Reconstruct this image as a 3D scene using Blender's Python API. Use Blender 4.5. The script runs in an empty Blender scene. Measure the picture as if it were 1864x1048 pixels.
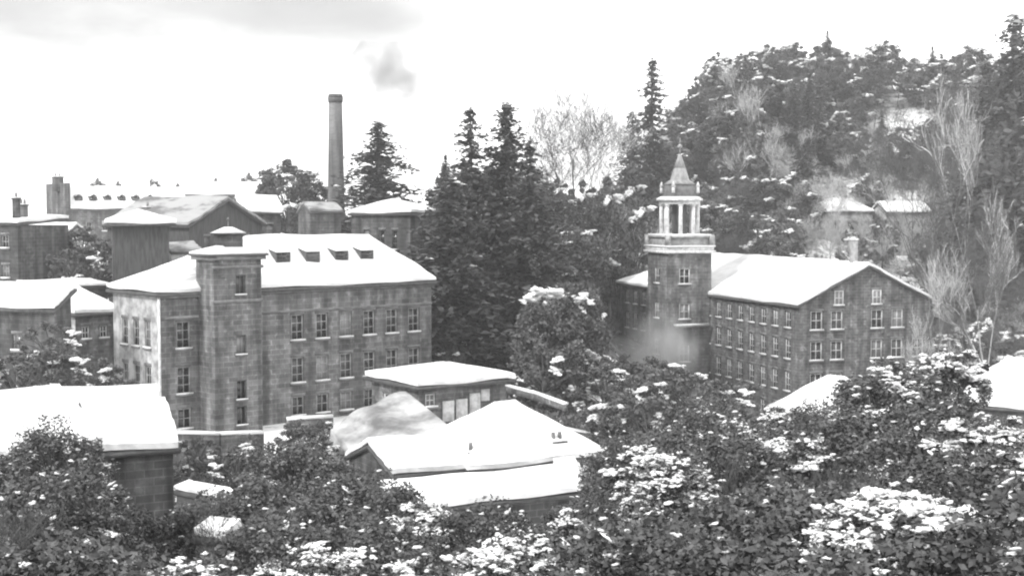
import bpy, math, random
import numpy as np
from math import sin, cos, pi, radians, atan2, hypot
C = bpy.context.scene
COL = C.collection

# ------------------------------------------------------------------ camera, sky, sun, exposure
F = 2560.0; CX, CY = 932.0, 524.0           # focal length and centre in photograph pixels
PITCH = radians(3.22)
cam = bpy.data.cameras.new('camera'); camo = bpy.data.objects.new('camera', cam); COL.objects.link(camo)
cam.sensor_width = 36; cam.angle = 2*math.atan(932/F); cam.clip_start = .5; cam.clip_end = 12000
camo.location = (0, 0, 0); camo.rotation_euler = (pi/2-PITCH, 0, 0)
C.camera = camo
SUN_EL, SUN_AZ = radians(38), radians(-128)   # azimuth clockwise from +Y: behind the camera, to the left
w = bpy.data.worlds.new("World"); C.world = w; w.use_nodes = True
nt = w.node_tree; N = nt.nodes; L = nt.links; N.clear()
def nd(tree, t, **kw):
    n = tree.nodes.new(t)
    for k, v in kw.items():
        if k.startswith('i_'): n.inputs[k[2:]].default_value = v
        else: setattr(n, k, v)
    return n
out = nd(nt, 'ShaderNodeOutputWorld'); bg = nd(nt, 'ShaderNodeBackground')
sky = nd(nt, 'ShaderNodeTexSky', sky_type='NISHITA', sun_disc=False, sun_elevation=SUN_EL, sun_rotation=SUN_AZ, air_density=1.0, dust_density=3.0)
bw = nd(nt, 'ShaderNodeRGBToBW'); L.new(sky.outputs[0], bw.inputs[0])
tc = nd(nt, 'ShaderNodeTexCoord')
sep = nd(nt, 'ShaderNodeSeparateXYZ'); L.new(tc.outputs['Generated'], sep.inputs[0])
mp = nd(nt, 'ShaderNodeMapping'); mp.inputs['Scale'].default_value = (1, 1, 2.6); L.new(tc.outputs['Generated'], mp.inputs[0])
n1 = nd(nt, 'ShaderNodeTexNoise'); n1.inputs['Scale'].default_value = 5.5; n1.inputs['Detail'].default_value = 5; n1.inputs['Roughness'].default_value = .55
L.new(mp.outputs[0], n1.inputs['Vector'])
def mth(tree, op, a, b=None, clamp=False):
    n = tree.nodes.new('ShaderNodeMath'); n.operation = op; n.use_clamp = clamp
    for i, v in enumerate((a, b)):
        if v is None: continue
        if isinstance(v, (int, float)): n.inputs[i].default_value = v
        else: tree.links.new(v, n.inputs[i])
    return n.outputs[0]
def mr(tree, v, a, b, c, d, smooth=True):
    n = tree.nodes.new('ShaderNodeMapRange'); n.interpolation_type = 'SMOOTHSTEP' if smooth else 'LINEAR'
    tree.links.new(v, n.inputs['Value'])
    for k, x in zip(('From Min', 'From Max', 'To Min', 'To Max'), (a, b, c, d)): n.inputs[k].default_value = x
    return n.outputs[0]
nz = mth(nt, 'MULTIPLY', mth(nt, 'SUBTRACT', n1.outputs['Fac'], .5), .10)
up = mr(nt, mth(nt, 'ADD', sep.outputs['Z'], nz), .058, .14, 0, 1)
lf = mr(nt, mth(nt, 'ADD', sep.outputs['X'], mth(nt, 'MULTIPLY', nz, -1.5)), -.12, .12, 1, 0)
bank = mth(nt, 'MULTIPLY', up, lf)
det = mr(nt, n1.outputs['Fac'], .35, .65, .0, .07, False)
cl = mth(nt, 'SUBTRACT', .74, mth(nt, 'ADD', mth(nt, 'MULTIPLY', bank, .46), mth(nt, 'MULTIPLY', det, bank)))   # cloud brightness
skyv = mth(nt, 'ADD', mth(nt, 'MULTIPLY', cl, .92), mth(nt, 'MULTIPLY', mth(nt, 'MINIMUM', mth(nt, 'MULTIPLY', bw.outputs[0], .10), .7), .10))
L.new(skyv, bg.inputs['Color']); bg.inputs['Strength'].default_value = 1.0
L.new(bg.outputs[0], out.inputs[0])
sl = bpy.data.lights.new('sun', 'SUN'); sl.energy = 1.3; sl.angle = radians(14); sl.color = (1, 1, 1)
so = bpy.data.objects.new('sun', sl); COL.objects.link(so)
so.rotation_euler = (pi/2-SUN_EL, 0, pi-SUN_AZ)
C.view_settings.view_transform = 'Standard'; C.view_settings.look = 'None'
C.view_settings.exposure = 1.6; C.view_settings.gamma = 1.0; C.view_settings.use_curve_mapping = False
C.cycles.max_bounces = 5; C.cycles.diffuse_bounces = 3; C.cycles.glossy_bounces = 2; C.cycles.volume_bounces = 1
C.cycles.pixel_filter_type = 'BLACKMAN_HARRIS'; C.cycles.filter_width = 2.1
C.cycles.volume_step_rate = 3.0; C.cycles.volume_max_steps = 128

# ------------------------------------------------------------------ helpers
def P(px, py, Y):                      # a photograph pixel at distance Y gives a world point
    b = (CY-py)/F; dy = cos(PITCH)+b*sin(PITCH); dz = -sin(PITCH)+b*cos(PITCH)
    return np.array([(px-CX)/F*Y/dy, Y, dz/dy*Y])
def zat(py, Y): return float(P(CX, py, Y)[2])
def xat(px, Y, py=524): return float(P(px, py, Y)[0])
def sstep(a, b, x):
    t = np.clip((np.asarray(x, float)-a)/(b-a), 0, 1); return t*t*(3-2*t)
def mesh_np(name, V, faces, mats, mi=None):
    me = bpy.data.meshes.new(name)
    V = np.asarray(V, np.float32).reshape(-1, 3)
    if isinstance(faces, np.ndarray):
        k = faces.shape[1]; tot = np.full(len(faces), k, np.int32); li = faces.astype(np.int32).ravel()
    else:
        tot = np.array([len(f) for f in faces], np.int32); li = np.array([i for f in faces for i in f], np.int32)
    me.vertices.add(len(V)); me.vertices.foreach_set('co', V.ravel())
    me.loops.add(len(li)); me.loops.foreach_set('vertex_index', li)
    st = np.concatenate([[0], np.cumsum(tot)[:-1]]).astype(np.int32)
    me.polygons.add(len(tot)); me.polygons.foreach_set('loop_start', st); me.polygons.foreach_set('loop_total', tot)
    for m in mats: me.materials.append(m)
    if mi is not None: me.polygons.foreach_set('material_index', np.asarray(mi, np.int32))
    me.update(calc_edges=True); me.validate()
    return me
def link(name, data, parent=None, loc=None, rz=0):
    o = bpy.data.objects.new(name, data); COL.objects.link(o)
    if parent is not None: o.parent = parent
    if loc is not None: o.location = loc
    o.rotation_euler = (0, 0, rz)
    return o
def tag(o, label=None, cat=None, group=None, kind=None):
    if label: o['label'] = label
    if cat: o['category'] = cat
    if group: o['group'] = group
    if kind: o['kind'] = kind
    return o
def thing(name, label, cat, loc, rz=0, group=None):
    o = link(name, None, None, loc, rz); o.empty_display_size = .1
    return tag(o, label, cat, group)
def copy_tree(o, parent=None):
    c = o.copy(); COL.objects.link(c); c.parent = parent
    for ch in list(o.children): copy_tree(ch, c)
    return c
class MB:
    def __init__(s): s.v = []; s.f = []; s.m = []
    def face(s, pts, m=0):
        n = len(s.v); s.v += [tuple(map(float, p)) for p in pts]; s.f.append(tuple(range(n, n+len(pts)))); s.m.append(m)
    def box(s, x0, x1, y0, y1, z0, z1, m=0):
        p = [(x, y, z) for z in (z0, z1) for y in (y0, y1) for x in (x0, x1)]
        n = len(s.v); s.v += p
        for q in ((0,2,3,1), (4,5,7,6), (0,1,5,4), (1,3,7,5), (3,2,6,7), (2,0,4,6)):
            s.f.append(tuple(n+i for i in q)); s.m.append(m)
    def shell(s, V, faces, t, m=0):      # upper surface V/faces, closed downwards by t
        n = len(s.v); k = len(V); s.v += [tuple(p) for p in V]+[(p[0], p[1], p[2]-t) for p in V]
        ed = {}
        for f in faces:
            s.f.append(tuple(n+i for i in f)); s.m.append(m)
            s.f.append(tuple(n+k+i for i in reversed(f))); s.m.append(m)
            for a, b in zip(f, f[1:]+f[:1]): ed[(a, b)] = 1
        for a, b in list(ed):
            if (b, a) not in ed: s.f.append((n+a, n+k+a, n+k+b, n+b)); s.m.append(m)
    def frustum(s, cx, cy, z0, z1, r0, r1, n=8, m=0, ph=0, cap=True):
        k = len(s.v)
        for z, r in ((z0, r0), (z1, r1)):
            for i in range(n):
                a = ph+2*pi*i/n; s.v.append((cx+r*cos(a), cy+r*sin(a), z))
        for i in range(n):
            j = (i+1) % n; s.f.append((k+i, k+j, k+n+j, k+n+i)); s.m.append(m)
        if cap:
            s.f.append(tuple(k+n+i for i in range(n))); s.m.append(m)
            s.f.append(tuple(k+i for i in reversed(range(n)))); s.m.append(m)
    def build(s, name, mats, parent=None, loc=None, rz=0):
        if not isinstance(mats, (list, tuple)): mats = [mats]
        return link(name, mesh_np(name, s.v, s.f, mats, s.m), parent, loc, rz)

# ------------------------------------------------------------------ materials (all neutral: the place is known only in black and white)
def grey(v): return (v, v, v, 1)
def mat(name, lo, hi, scale=1.0, rough=.85, detail=6, bump=0, bscale=None, brick=None, rnd=0, spec=.3, stretch=None, thr=(.35, .65), blot=None):
    m = bpy.data.materials.new(name); m.use_nodes = True; t = m.node_tree
    b = t.nodes['Principled BSDF']; b.inputs['Roughness'].default_value = rough
    b.inputs['Specular IOR Level'].default_value = spec
    co = t.nodes.new('ShaderNodeTexCoord'); vec = co.outputs['Object']
    if stretch:
        mpn = t.nodes.new('ShaderNodeMapping'); mpn.inputs['Scale'].default_value = stretch; t.links.new(vec, mpn.inputs[0]); vec = mpn.outputs[0]
    n = t.nodes.new('ShaderNodeTexNoise'); n.inputs['Scale'].default_value = scale; n.inputs['Detail'].default_value = detail; n.inputs['Roughness'].default_value = .62
    t.links.new(vec, n.inputs['Vector'])
    v = mr(t, n.outputs['Fac'], thr[0], thr[1], lo, hi)
    if blot:                                 # scattered paler stones or stains
        n3 = t.nodes.new('ShaderNodeTexNoise'); n3.inputs['Scale'].default_value = blot[0]; n3.inputs['Detail'].default_value = 3
        t.links.new(vec, n3.inputs['Vector'])
        v = mth(t, 'ADD', v, mr(t, n3.outputs['Fac'], .56, .68, 0, blot[1]))
    if brick:
        br = t.nodes.new('ShaderNodeTexBrick'); br.inputs['Scale'].default_value = 1.0
        br.inputs['Brick Width'].default_value = brick[0]; br.inputs['Row Height'].default_value = brick[1]; br.inputs['Mortar Size'].default_value = brick[2]
        br.inputs['Color1'].default_value = grey(.74); br.inputs['Color2'].default_value = grey(1.16); br.inputs['Mortar'].default_value = grey(1.4)
        mpb = t.nodes.new('ShaderNodeMapping'); 
        cmb = t.nodes.new('ShaderNodeCombineXYZ'); sp = t.nodes.new('ShaderNodeSeparateXYZ'); t.links.new(co.outputs['Object'], sp.inputs[0])
        t.links.new(mth(t, 'ADD', sp.outputs['X'], sp.outputs['Y']), cmb.inputs['X']); t.links.new(sp.outputs['Z'], cmb.inputs['Y'])
        t.links.new(cmb.outputs[0], br.inputs['Vector'])
        bb = t.nodes.new('ShaderNodeRGBToBW'); t.links.new(br.outputs['Color'], bb.inputs[0])
        v = mth(t, 'MULTIPLY', v, bb.outputs[0])
    if brick:
        mps = t.nodes.new('ShaderNodeMapping'); mps.inputs['Scale'].default_value = (1.1, 1.1, .09); t.links.new(co.outputs['Object'], mps.inputs[0])
        ns = t.nodes.new('ShaderNodeTexNoise'); ns.inputs['Scale'].default_value = 1.0; ns.inputs['Detail'].default_value = 5; t.links.new(mps.outputs[0], ns.inputs['Vector'])
        v = mth(t, 'MULTIPLY', v, mr(t, ns.outputs['Fac'], .36, .64, .66, 1.3))
    if rnd:
        oi = t.nodes.new('ShaderNodeObjectInfo')
        v = mth(t, 'MULTIPLY', v, mr(t, oi.outputs['Random'], 0, 1, 1-rnd, 1+rnd, False))
    t.links.new(v, b.inputs['Base Color'])
    if bump:
        n2 = t.nodes.new('ShaderNodeTexNoise'); n2.inputs['Scale'].default_value = bscale or scale*4; n2.inputs['Detail'].default_value = 5
        t.links.new(co.outputs['Object'], n2.inputs['Vector'])
        bp = t.nodes.new('ShaderNodeBump'); bp.inputs['Strength'].default_value = .7; bp.inputs['Distance'].default_value = bump
        t.links.new(n2.outputs['Fac'], bp.inputs['Height']); t.links.new(bp.outputs[0], b.inputs['Normal'])
    return m
M = {}
M['snow'] = mat('snow', .74, .86, .6, .9, bump=.05, bscale=3)
M['stone'] = mat('mill_stone', .085, .17, .55, .9, brick=(.9, .42, .03), bump=.03, bscale=5, blot=(1.6, .07))
M['stone_dark'] = mat('dark_stone', .05, .1, .5, .9, brick=(.9, .4, .03), bump=.03, bscale=5, blot=(1.3, .04))
M['stone_mid'] = mat('rubble_stone', .08, .15, .8, .9, brick=(.7, .35, .03), bump=.04, bscale=5, blot=(1.2, .09))
M['whitewash'] = mat('whitewashed_render', .22, .5, .9, .85, bump=.02, bscale=4, blot=(.8, .1))
M['white'] = mat('white_paint', .5, .75, 2.0, .5)
M['palepaint'] = mat('weathered_white_paint', .22, .4, 1.5, .6)
M['trim'] = mat('sandstone_trim', .13, .22, 1.2, .85)
M['slate'] = mat('roof_slate', .06, .1, 2.0, .6)
M['darkwood'] = mat('tarred_timber', .05, .09, 1.5, .8, stretch=(3, 3, .4))
M['iron'] = mat('painted_iron', .1, .16, 3, .5)
M['glass'] = mat('window_glass', .03, .07, .7, .12, spec=.6)
_t = M['glass'].node_tree; _b = _t.nodes['Principled BSDF']; _oi = _t.nodes.new('ShaderNodeObjectInfo'); _cr = mr(_t, _oi.outputs['Random'], .55, .9, .02, .22); _t.links.new(_cr, _b.inputs['Base Color'])
M['thinsnow'] = mat('thin_snow', .14, .36, .5, .9, stretch=(.6, .6, 1.6), thr=(.36, .56))
M['lead'] = mat('lead_sheet', .11, .18, 1.5, .55)
M['spire'] = mat('spire_shingles', .2, .36, 1.8, .6, stretch=(1, 1, .35))
M['chimney'] = mat('chimney_brick', .09, .15, .35, .9, brick=(.45, .15, .02), stretch=(1, 1, .25))
M['needle'] = mat('conifer_needles', .06, .12, .9, .75, rnd=.2, detail=4)
M['leaf'] = mat('evergreen_leaves', .075, .15, 1.6, .65, rnd=.12, detail=4)
M['scrub'] = mat('winter_scrub', .09, .2, .8, .8, rnd=.25, detail=4)
M['bark'] = mat('bark', .07, .12, 3, .9, rnd=.15, stretch=(2, 2, .4))
M['palebark'] = mat('pale_bark', .26, .46, 2, .85, rnd=.15, stretch=(2, 2, .5))
M['ice'] = mat('icy_bank', .13, .5, .35, .7, bump=.05, bscale=.8, stretch=(.5, .5, 1.2), thr=(.36, .62))

# ------------------------------------------------------------------ terrain
def H(x, y):
    x = np.asarray(x, float); y = np.asarray(y, float)
    near = -1.75-.33*np.maximum(y, -30)
    valley = -18.4-6.6*sstep(8, 30, x-.10*(y-130))*sstep(100, 140, y) - 1.6*sstep(120, 85, y)
    z = np.maximum(near, valley-0*x)
    z = np.where(y < 62, near, z)
    z = np.maximum(z, -21.6-4*sstep(8, 30, x))
    town = 14.5*sstep(132, 250, y)*sstep(13, -14, x-.05*(y-150)) + 12*sstep(240, 620, y)*sstep(120, 0, x)
    z = z+town
    bank = 8*sstep(138, 172, y)*sstep(-14, 0, x+.02*(y-150))*sstep(15, 4, x-.02*(y-150))
    hill = 50*sstep(202, 325, y)*sstep(19, 48, x-.02*(y-250)) + 5*np.sin(x*.045+1)*np.sin(y*.03)*sstep(215, 260, y)*sstep(10, 40, x)
    z = z+bank+hill
    z = z+.5*np.sin(x*.21+y*.13)*np.sin(y*.17-x*.05)*sstep(20, 60, np.abs(y-115))
    return z
def build_ground():
    xs = np.concatenate([[-6000, -2500, -1200, -700], np.linspace(-420, 420, 241), [700, 1200, 2500, 6000]])
    ys = np.concatenate([[-60], np.linspace(-30, 60, 31), np.linspace(64, 360, 100), np.linspace(370, 900, 40), [1200, 2000, 4000, 9000]])
    X, Y = np.meshgrid(xs, ys)
    Z = H(X, Y)
    V = np.stack([X, Y, Z], -1).reshape(-1, 3)
    nx, ny = len(xs), len(ys)
    i = np.arange(nx-1)[None, :]+nx*np.arange(ny-1)[:, None]; i = i.ravel()
    Fq = np.stack([i, i+1, i+nx+1, i+nx], -1)
    m = bpy.data.materials.new('snowy_ground'); m.use_nodes = True; t = m.node_tree; b = t.nodes['Principled BSDF']
    b.inputs['Roughness'].default_value = .95
    co = t.nodes.new('ShaderNodeTexCoord'); sp = t.nodes.new('ShaderNodeSeparateXYZ'); t.links.new(co.outputs['Object'], sp.inputs[0])
    n = t.nodes.new('ShaderNodeTexNoise'); n.inputs['Scale'].default_value = .16; n.inputs['Detail'].default_value = 8; n.inputs['Roughness'].default_value = .7
    t.links.new(co.outputs['Object'], n.inputs['Vector'])
    # woodland floor: bracken and leaf litter showing through thin snow
    woodx = mr(t, mth(t, 'ADD', sp.outputs['X'], mth(t, 'MULTIPLY', n.outputs['Fac'], 10)), -12, -2, 0, 1)
    woody = mth(t, 'MULTIPLY', mr(t, sp.outputs['Y'], 118, 140, 0, 1), mr(t, sp.outputs['Y'], 350, 460, 1, 0))
    field = mth(t, 'MULTIPLY', mr(t, sp.outputs['X'], 50, 56, 0, 1), mr(t, sp.outputs['Y'], 222, 205, 0, 1))
    wood = mth(t, 'MULTIPLY', mth(t, 'MULTIPLY', woodx, woody), mth(t, 'SUBTRACT', 1, field))
    near = mr(t, sp.outputs['Y'], 74, 60, 0, 1)
    wood = mth(t, 'MAXIMUM', wood, near)
    litter = mr(t, n.outputs['Fac'], .42, .68, .05, .14)
    n4 = t.nodes.new('ShaderNodeTexNoise'); n4.inputs['Scale'].default_value = .9; n4.inputs['Detail'].default_value = 5; t.links.new(co.outputs['Object'], n4.inputs['Vector'])
    litter = mth(t, 'ADD', litter, mr(t, n4.outputs['Fac'], .60, .70, 0, .3))
    litter = mth(t, 'ADD', litter, mth(t, 'MULTIPLY', mr(t, n.outputs['Fac'], .44, .56, .04, .5), mr(t, sp.outputs['X'], 40, 62, 0, 1)))
    ra = mth(t, 'DIVIDE', sp.outputs['X'], sp.outputs['Y'])
    def win(v, a, b, c, d): return mth(t, 'MULTIPLY', mr(t, v, a, b, 0, 1), mr(t, v, c, d, 1, 0))
    c1_ = mth(t, 'MULTIPLY', win(ra, .255, .27, .292, .308), win(sp.outputs['Z'], 15, 17.5, 21, 22.5))
    c2_ = mth(t, 'MULTIPLY', win(ra, .18, .205, .285, .305), win(sp.outputs['Y'], 226, 234, 256, 266))
    c3_ = mth(t, 'MULTIPLY', win(ra, .215, .225, .245, .25), win(sp.outputs['Z'], 13, 14.5, 18, 19))
    litter = mth(t, 'ADD', litter, mth(t, 'MULTIPLY', mth(t, 'MAXIMUM', mth(t, 'MAXIMUM', c1_, c2_), c3_), mr(t, n4.outputs['Fac'], .36, .5, .1, .6)))
    open_ = mr(t, n4.outputs['Fac'], .26, .42, .45, .82)
    mx = t.nodes.new('ShaderNodeMix'); mx.data_type = 'FLOAT'
    t.links.new(wood, mx.inputs[0]); t.links.new(open_, mx.inputs[2]); t.links.new(litter, mx.inputs[3])
    t.links.new(mx.outputs[0], b.inputs['Base Color'])
    o = link('ground', mesh_np('ground', V, Fq, [m])); tag(o, kind='structure')
    for p in o.data.polygons: p.use_smooth = True
build_ground()

# ------------------------------------------------------------------ building kit
WCACHE = {}
def window_at(parent, u, z, face, dims, style='white', L=0, W=0, proud=False):
    """one window (frame > pane, sill) whose sill centre is at distance u along the face, height z"""
    w, h, nx, nz = dims; key = (w, h, nx, nz, style, proud)
    if key not in WCACHE:
        fm = {'white': M['white'], 'pale': M['palepaint'], 'dark': M['iron']}[style]
        f = MB(); t = .13 if style != 'dark' else .09; y0, y1 = (.10, .17) if not proud else (-.06, .02)
        f.box(-w/2, -w/2+t, y0, y1, 0, h); f.box(w/2-t, w/2, y0, y1, 0, h)
        f.box(-w/2+t, w/2-t, y0, y1, 0, t); f.box(-w/2+t, w/2-t, y0, y1, h-t, h)
        f.box(-w/2-.12, w/2+.12, -.03 if not proud else -.07, .05 if not proud else -.002, h+.003, h+.26, 1)
        for i in range(1, nx): x = -w/2+w*i/nx; f.box(x-.035, x+.035, y0+.01, y1-.005, t, h-t)
        for i in range(1, nz): zz = h*i/nz; f.box(-w/2+t, w/2-t, y0+.012, y1-.008, zz-.035, zz+.035)
        p = MB(); p.box(-w/2+.02, w/2-.02, y1-.02 if not proud else -.02, y1+.03 if not proud else .03, .02, h-.02)
        s = MB(); s.box(-w/2-.14, w/2+.14, -.16, .1 if not proud else -.001, -.16, -.004, 0); s.box(-w/2-.13, w/2+.13, -.17, .09 if not proud else -.002, -.003, .11, 1)
        WCACHE[key] = (mesh_np('window', f.v, f.f, [fm, M['trim']], f.m), mesh_np('pane', p.v, p.f, [M['glass']], p.m), mesh_np('sill', s.v, s.f, [M['trim'], M['snow']], s.m))
    a, b, c = WCACHE[key]
    loc, rz = {'front': ((u, 0, z), 0), 'right': ((L, u, z), pi/2), 'left': ((0, u, z), -pi/2), 'back': ((u, W, z), pi)}[face]
    o = link('window', a, parent, loc, rz); link('pane', b, o, (0, 0, 0)); link('sill', c, o, (0, 0, 0))
    return o
def wall_face(mb, p0, d, nrm, length, z0, z1, rects, rev=.22, m=0):
    us = sorted({0, length, *[r[0] for r in rects], *[r[1] for r in rects]}); zs = sorted({z0, z1, *[r[2] for r in rects], *[r[3] for r in rects]})
    pt = lambda u, z, k=0: (p0[0]+d[0]*u-nrm[0]*k, p0[1]+d[1]*u-nrm[1]*k, z)
    for a, b in zip(us, us[1:]):
        for e, f in zip(zs, zs[1:]):
            if any(r[0]-1e-6 <= a and b <= r[1]+1e-6 and r[2]-1e-6 <= e and f <= r[3]+1e-6 for r in rects): continue
            mb.face([pt(a, e), pt(b, e), pt(b, f), pt(a, f)], m)
    for a, b, e, f in rects:
        mb.face([pt(a, e), pt(a, e, rev), pt(a, f, rev), pt(a, f)], m); mb.face([pt(b, e, rev), pt(b, e), pt(b, f), pt(b, f, rev)], m)
        mb.face([pt(a, e, rev), pt(a, e), pt(b, e), pt(b, e, rev)], m); mb.face([pt(a, f), pt(a, f, rev), pt(b, f, rev), pt(b, f)], m)
def roof_geo(L, W, ze, zr, oh, kind, xl_=None):
    """kind: 'hip', 'gable' (ridge along the front), 'hipL', 'hipR', 'gableY', 'flat', 'shed'"""
    if kind == 'gableY':
        V, Fs = roof_geo(W, L, ze, zr, oh, 'gable'); return [(L-y, x, z) for x, y, z in V], Fs
    if kind == 'flat': return [(-oh, -oh, ze), (L+oh, -oh, ze), (L+oh, W+oh, zr), (-oh, W+oh, zr)], [(0, 1, 2, 3)]
    if kind == 'shed':
        s = (zr-ze)/W; return [(-oh, -oh, ze-s*oh), (L+oh, -oh, ze-s*oh), (L+oh, W+oh, zr+s*oh), (-oh, W+oh, zr+s*oh)], [(0, 1, 2, 3)]
    s = (zr-ze)/(W/2); e = ze-s*oh; hw = min(W/2, L/2-.01)
    xl = hw if kind in ('hip', 'hipL') else -oh; xr = L-hw if kind in ('hip', 'hipR') else L+oh
    if xl_: xl = xl_
    V = [(-oh, -oh, e), (L+oh, -oh, e), (L+oh, W+oh, e), (-oh, W+oh, e), (xl, W/2, zr), (xr, W/2, zr)]
    Fs = [(0, 1, 5, 4), (2, 3, 4, 5)]
    if kind in ('hip', 'hipL'): Fs.append((3, 0, 4))
    if kind in ('hip', 'hipR'): Fs.append((1, 2, 5))
    return V, Fs
def building(name, label, cat, A, B, W, z0, ze, zr, kind='gable', wm='stone', oh=.35, wins=(), style='white', group=None, snowt=.25, rt=.22, wall_left=None, band=None, xl=None, sm='snow'):
    """A and B: ground corners (x, y) of the front, seen left to right; W depth; wins: (face, [u...], [z sills...], dims)"""
    L = hypot(B[0]-A[0], B[1]-A[1]); rz = atan2(B[1]-A[1], B[0]-A[0])
    root = thing(name, label, cat, (A[0], A[1], z0), rz, group)
    he, hr = ze-z0, zr-z0
    mb = MB(); R = {'front': [], 'back': [], 'left': [], 'right': []}
    for face, us, zs, dims in wins:
        for u in us:
            for z in zs:
                zl = z-z0
                if zl+dims[1] < he-.05:
                    R[face].append((u-dims[0]/2, u+dims[0]/2, zl, zl+dims[1])); window_at(root, u, zl, face, dims, style, L, W)
                else: window_at(root, u, zl, face, dims, style, L, W, proud=True)
    base = -6
    wall_face(mb, (0, 0), (1, 0), (0, -1), L, base, he, R['front'])
    wall_face(mb, (L, 0), (0, 1), (1, 0), W, base, he, R['right'])
    Rb = [(L-r[1], L-r[0], r[2], r[3]) for r in R['back']]
    wall_face(mb, (L, W), (-1, 0), (0, 1), L, base, he, Rb)
    Rl = [(W-r[1], W-r[0], r[2], r[3]) for r in R['left']]
    wall_face(mb, (0, W), (0, -1), (-1, 0), W, base, he, Rl, m=1 if wall_left else 0)
    if kind in ('gable', 'hipR'): mb.face([(0, W, he), (0, 0, he), (0, W/2, hr-.05)], 1 if wall_left else 0)
    if kind in ('gable', 'hipL'): mb.face([(L, 0, he), (L, W, he), (L, W/2, hr-.05)])
    if kind == 'gableY': mb.face([(0, 0, he), (L, 0, he), (L/2, 0, hr-.05)]); mb.face([(L, W, he), (0, W, he), (L/2, W, hr-.05)])
    if kind == 'shed':
        mb.face([(0, W, he), (0, 0, he), (0, W, hr)]); mb.face([(L, 0, he), (L, W, he), (L, W, hr)]); mb.face([(0, W, he), (L, W, he), (L, W, hr), (0, W, hr)])
    mb.build('wall', [M[wm], M[wall_left or wm]], root)
    r = MB(); V, Fs = roof_geo(L, W, he+.02, hr+.02, oh, kind, xl); V = [(x, y, z+rt) for x, y, z in V]; r.shell(V, Fs, rt); ro = r.build('roof', M['slate'], root)
    s = MB(); V, Fs = roof_geo(L, W, he+.02, hr+.02, oh-.06, kind, xl); V = [(x, y, z+rt+.004+snowt) for x, y, z in V]; s.shell(V, Fs, snowt); soften(s.build('snow_cover', M[sm], ro))
    if band:
        for zb in band:
            b = MB(); zz = zb-z0; b.box(-.06, L+.06, -.06, -.002, zz, zz+.22); b.build('string_course', M['trim'], root)
    return root, L, rz
def soften(o, cuts=12, amp=.12, seed=0):
    import bmesh
    bm = bmesh.new(); bm.from_mesh(o.data); bmesh.ops.remove_doubles(bm, verts=bm.verts, dist=.0005)
    le = [e for e in bm.edges if e.calc_length() > 1.2]
    bmesh.ops.subdivide_edges(bm, edges=le, cuts=cuts, use_grid_fill=True)
    rg = np.random.RandomState(seed+len(bm.verts))
    ph = rg.uniform(0, 6, 6)
    for v in bm.verts:
        x, y, z = v.co
        v.co.x += amp*(sin(y*1.7+ph[0])+sin(x*2.9+ph[1]))*.5+rg.normal(0, amp*.22)
        v.co.y += amp*(sin(x*1.5+ph[2])+sin(y*2.6+ph[3]))*.5+rg.normal(0, amp*.22)
        v.co.z += amp*.8*(1+.5*(sin(x*.9+ph[4])+sin(y*1.1+x*.4+ph[5])))
    bm.to_mesh(o.data); bm.free()
    for p in o.data.polygons: p.use_smooth = False
def stack(parent, x, y, z0, z1, w=.9, d=.6, m='stone_dark', pots=2):
    c = MB(); c.box(x-w/2, x+w/2, y-d/2, y+d/2, z0, z1); c.box(x-w/2-.08, x+w/2+.08, y-d/2-.08, y+d/2+.08, z1+.002, z1+.18); o = c.build('chimney', M[m], parent)
    for i in range(pots):
        p = MB(); xx = x-w/2+w*(i+.5)/pots; p.frustum(xx, y, z1+.18, z1+.75, .15, .12, 8); p.build('chimney_pot', M['trim'], o)
    s = MB(); s.box(x-w/2-.07, x+w/2+.07, y-d/2-.07, y+d/2+.07, z1+.185, z1+.27); s.build('snow_cap', M['snow'], o)
    return o
def usolve(A, e, off, px):               # distance along e from A (+ off) at which the point shows at pixel column px
    k = (px-CX)/F/.998; bx, by = A[0]+off[0], A[1]+off[1]
    return (k*by-bx)/(e[0]-k*e[1])

# ------------------------------------------------------------------ the stone mill with the square stair tower (left)
A = (xat(290, 112.5), 112.5); B = (xat(785, 131), 131)
Lm = hypot(B[0]-A[0], B[1]-A[1]); e1 = ((B[0]-A[0])/Lm, (B[1]-A[1])/Lm); eo = (e1[1], -e1[0])
Wm = 8.2; zb = -18.3; zeave = zat(531, 112.5)
TP = 2.5; TB = .3
u0 = usolve(A, e1, (eo[0]*TP, eo[1]*TP), 389); u1 = usolve(A, e1, (eo[0]*TP, eo[1]*TP), 476)
cols = [usolve(A, e1, (0, 0), p) for p in (541, 583, 627, 668, 710, 753)]; pit = (cols[-1]-cols[0])/5; cols = [cols[0]+i*pit for i in range(6)]
cw = usolve(A, e1, (0, 0), 333)
wd = (1.25, 2.25, 2, 3)
mill, LL, mrz = building('stone_mill', 'three storey stone mill with snowy hipped roof, four small dormers and whitewashed end wall', 'mill', A, B, Wm, zb, zeave, zeave+3.75, 'hip', 'stone', oh=.45,
    wins=[('front', [cw]+cols, [-11.35, -15.05], wd), ('front', [cw]+cols, [-17.9], (1.25, 1.7, 2, 2)), ('left', [2.1, 4.1, 6.1], [-11.3, -15.0], (1.0, 2.2, 2, 3)), ('left', [2.1, 6.1], [-17.9], (1.0, 1.6, 2, 2))],
    style='pale', wall_left='whitewash', band=(-8.9,), xl=usolve(A, e1, (-eo[0]*4.1, -eo[1]*4.1), 450))
# window beside the tower
window_at(mill, u1+.75, -11.3-zb, 'front', (.7, 2.2, 1, 3), 'pale', LL, Wm, proud=True); window_at(mill, u1+.75, -15.0-zb, 'front', (.7, 2.2, 1, 3), 'pale', LL, Wm, proud=True)
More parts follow.
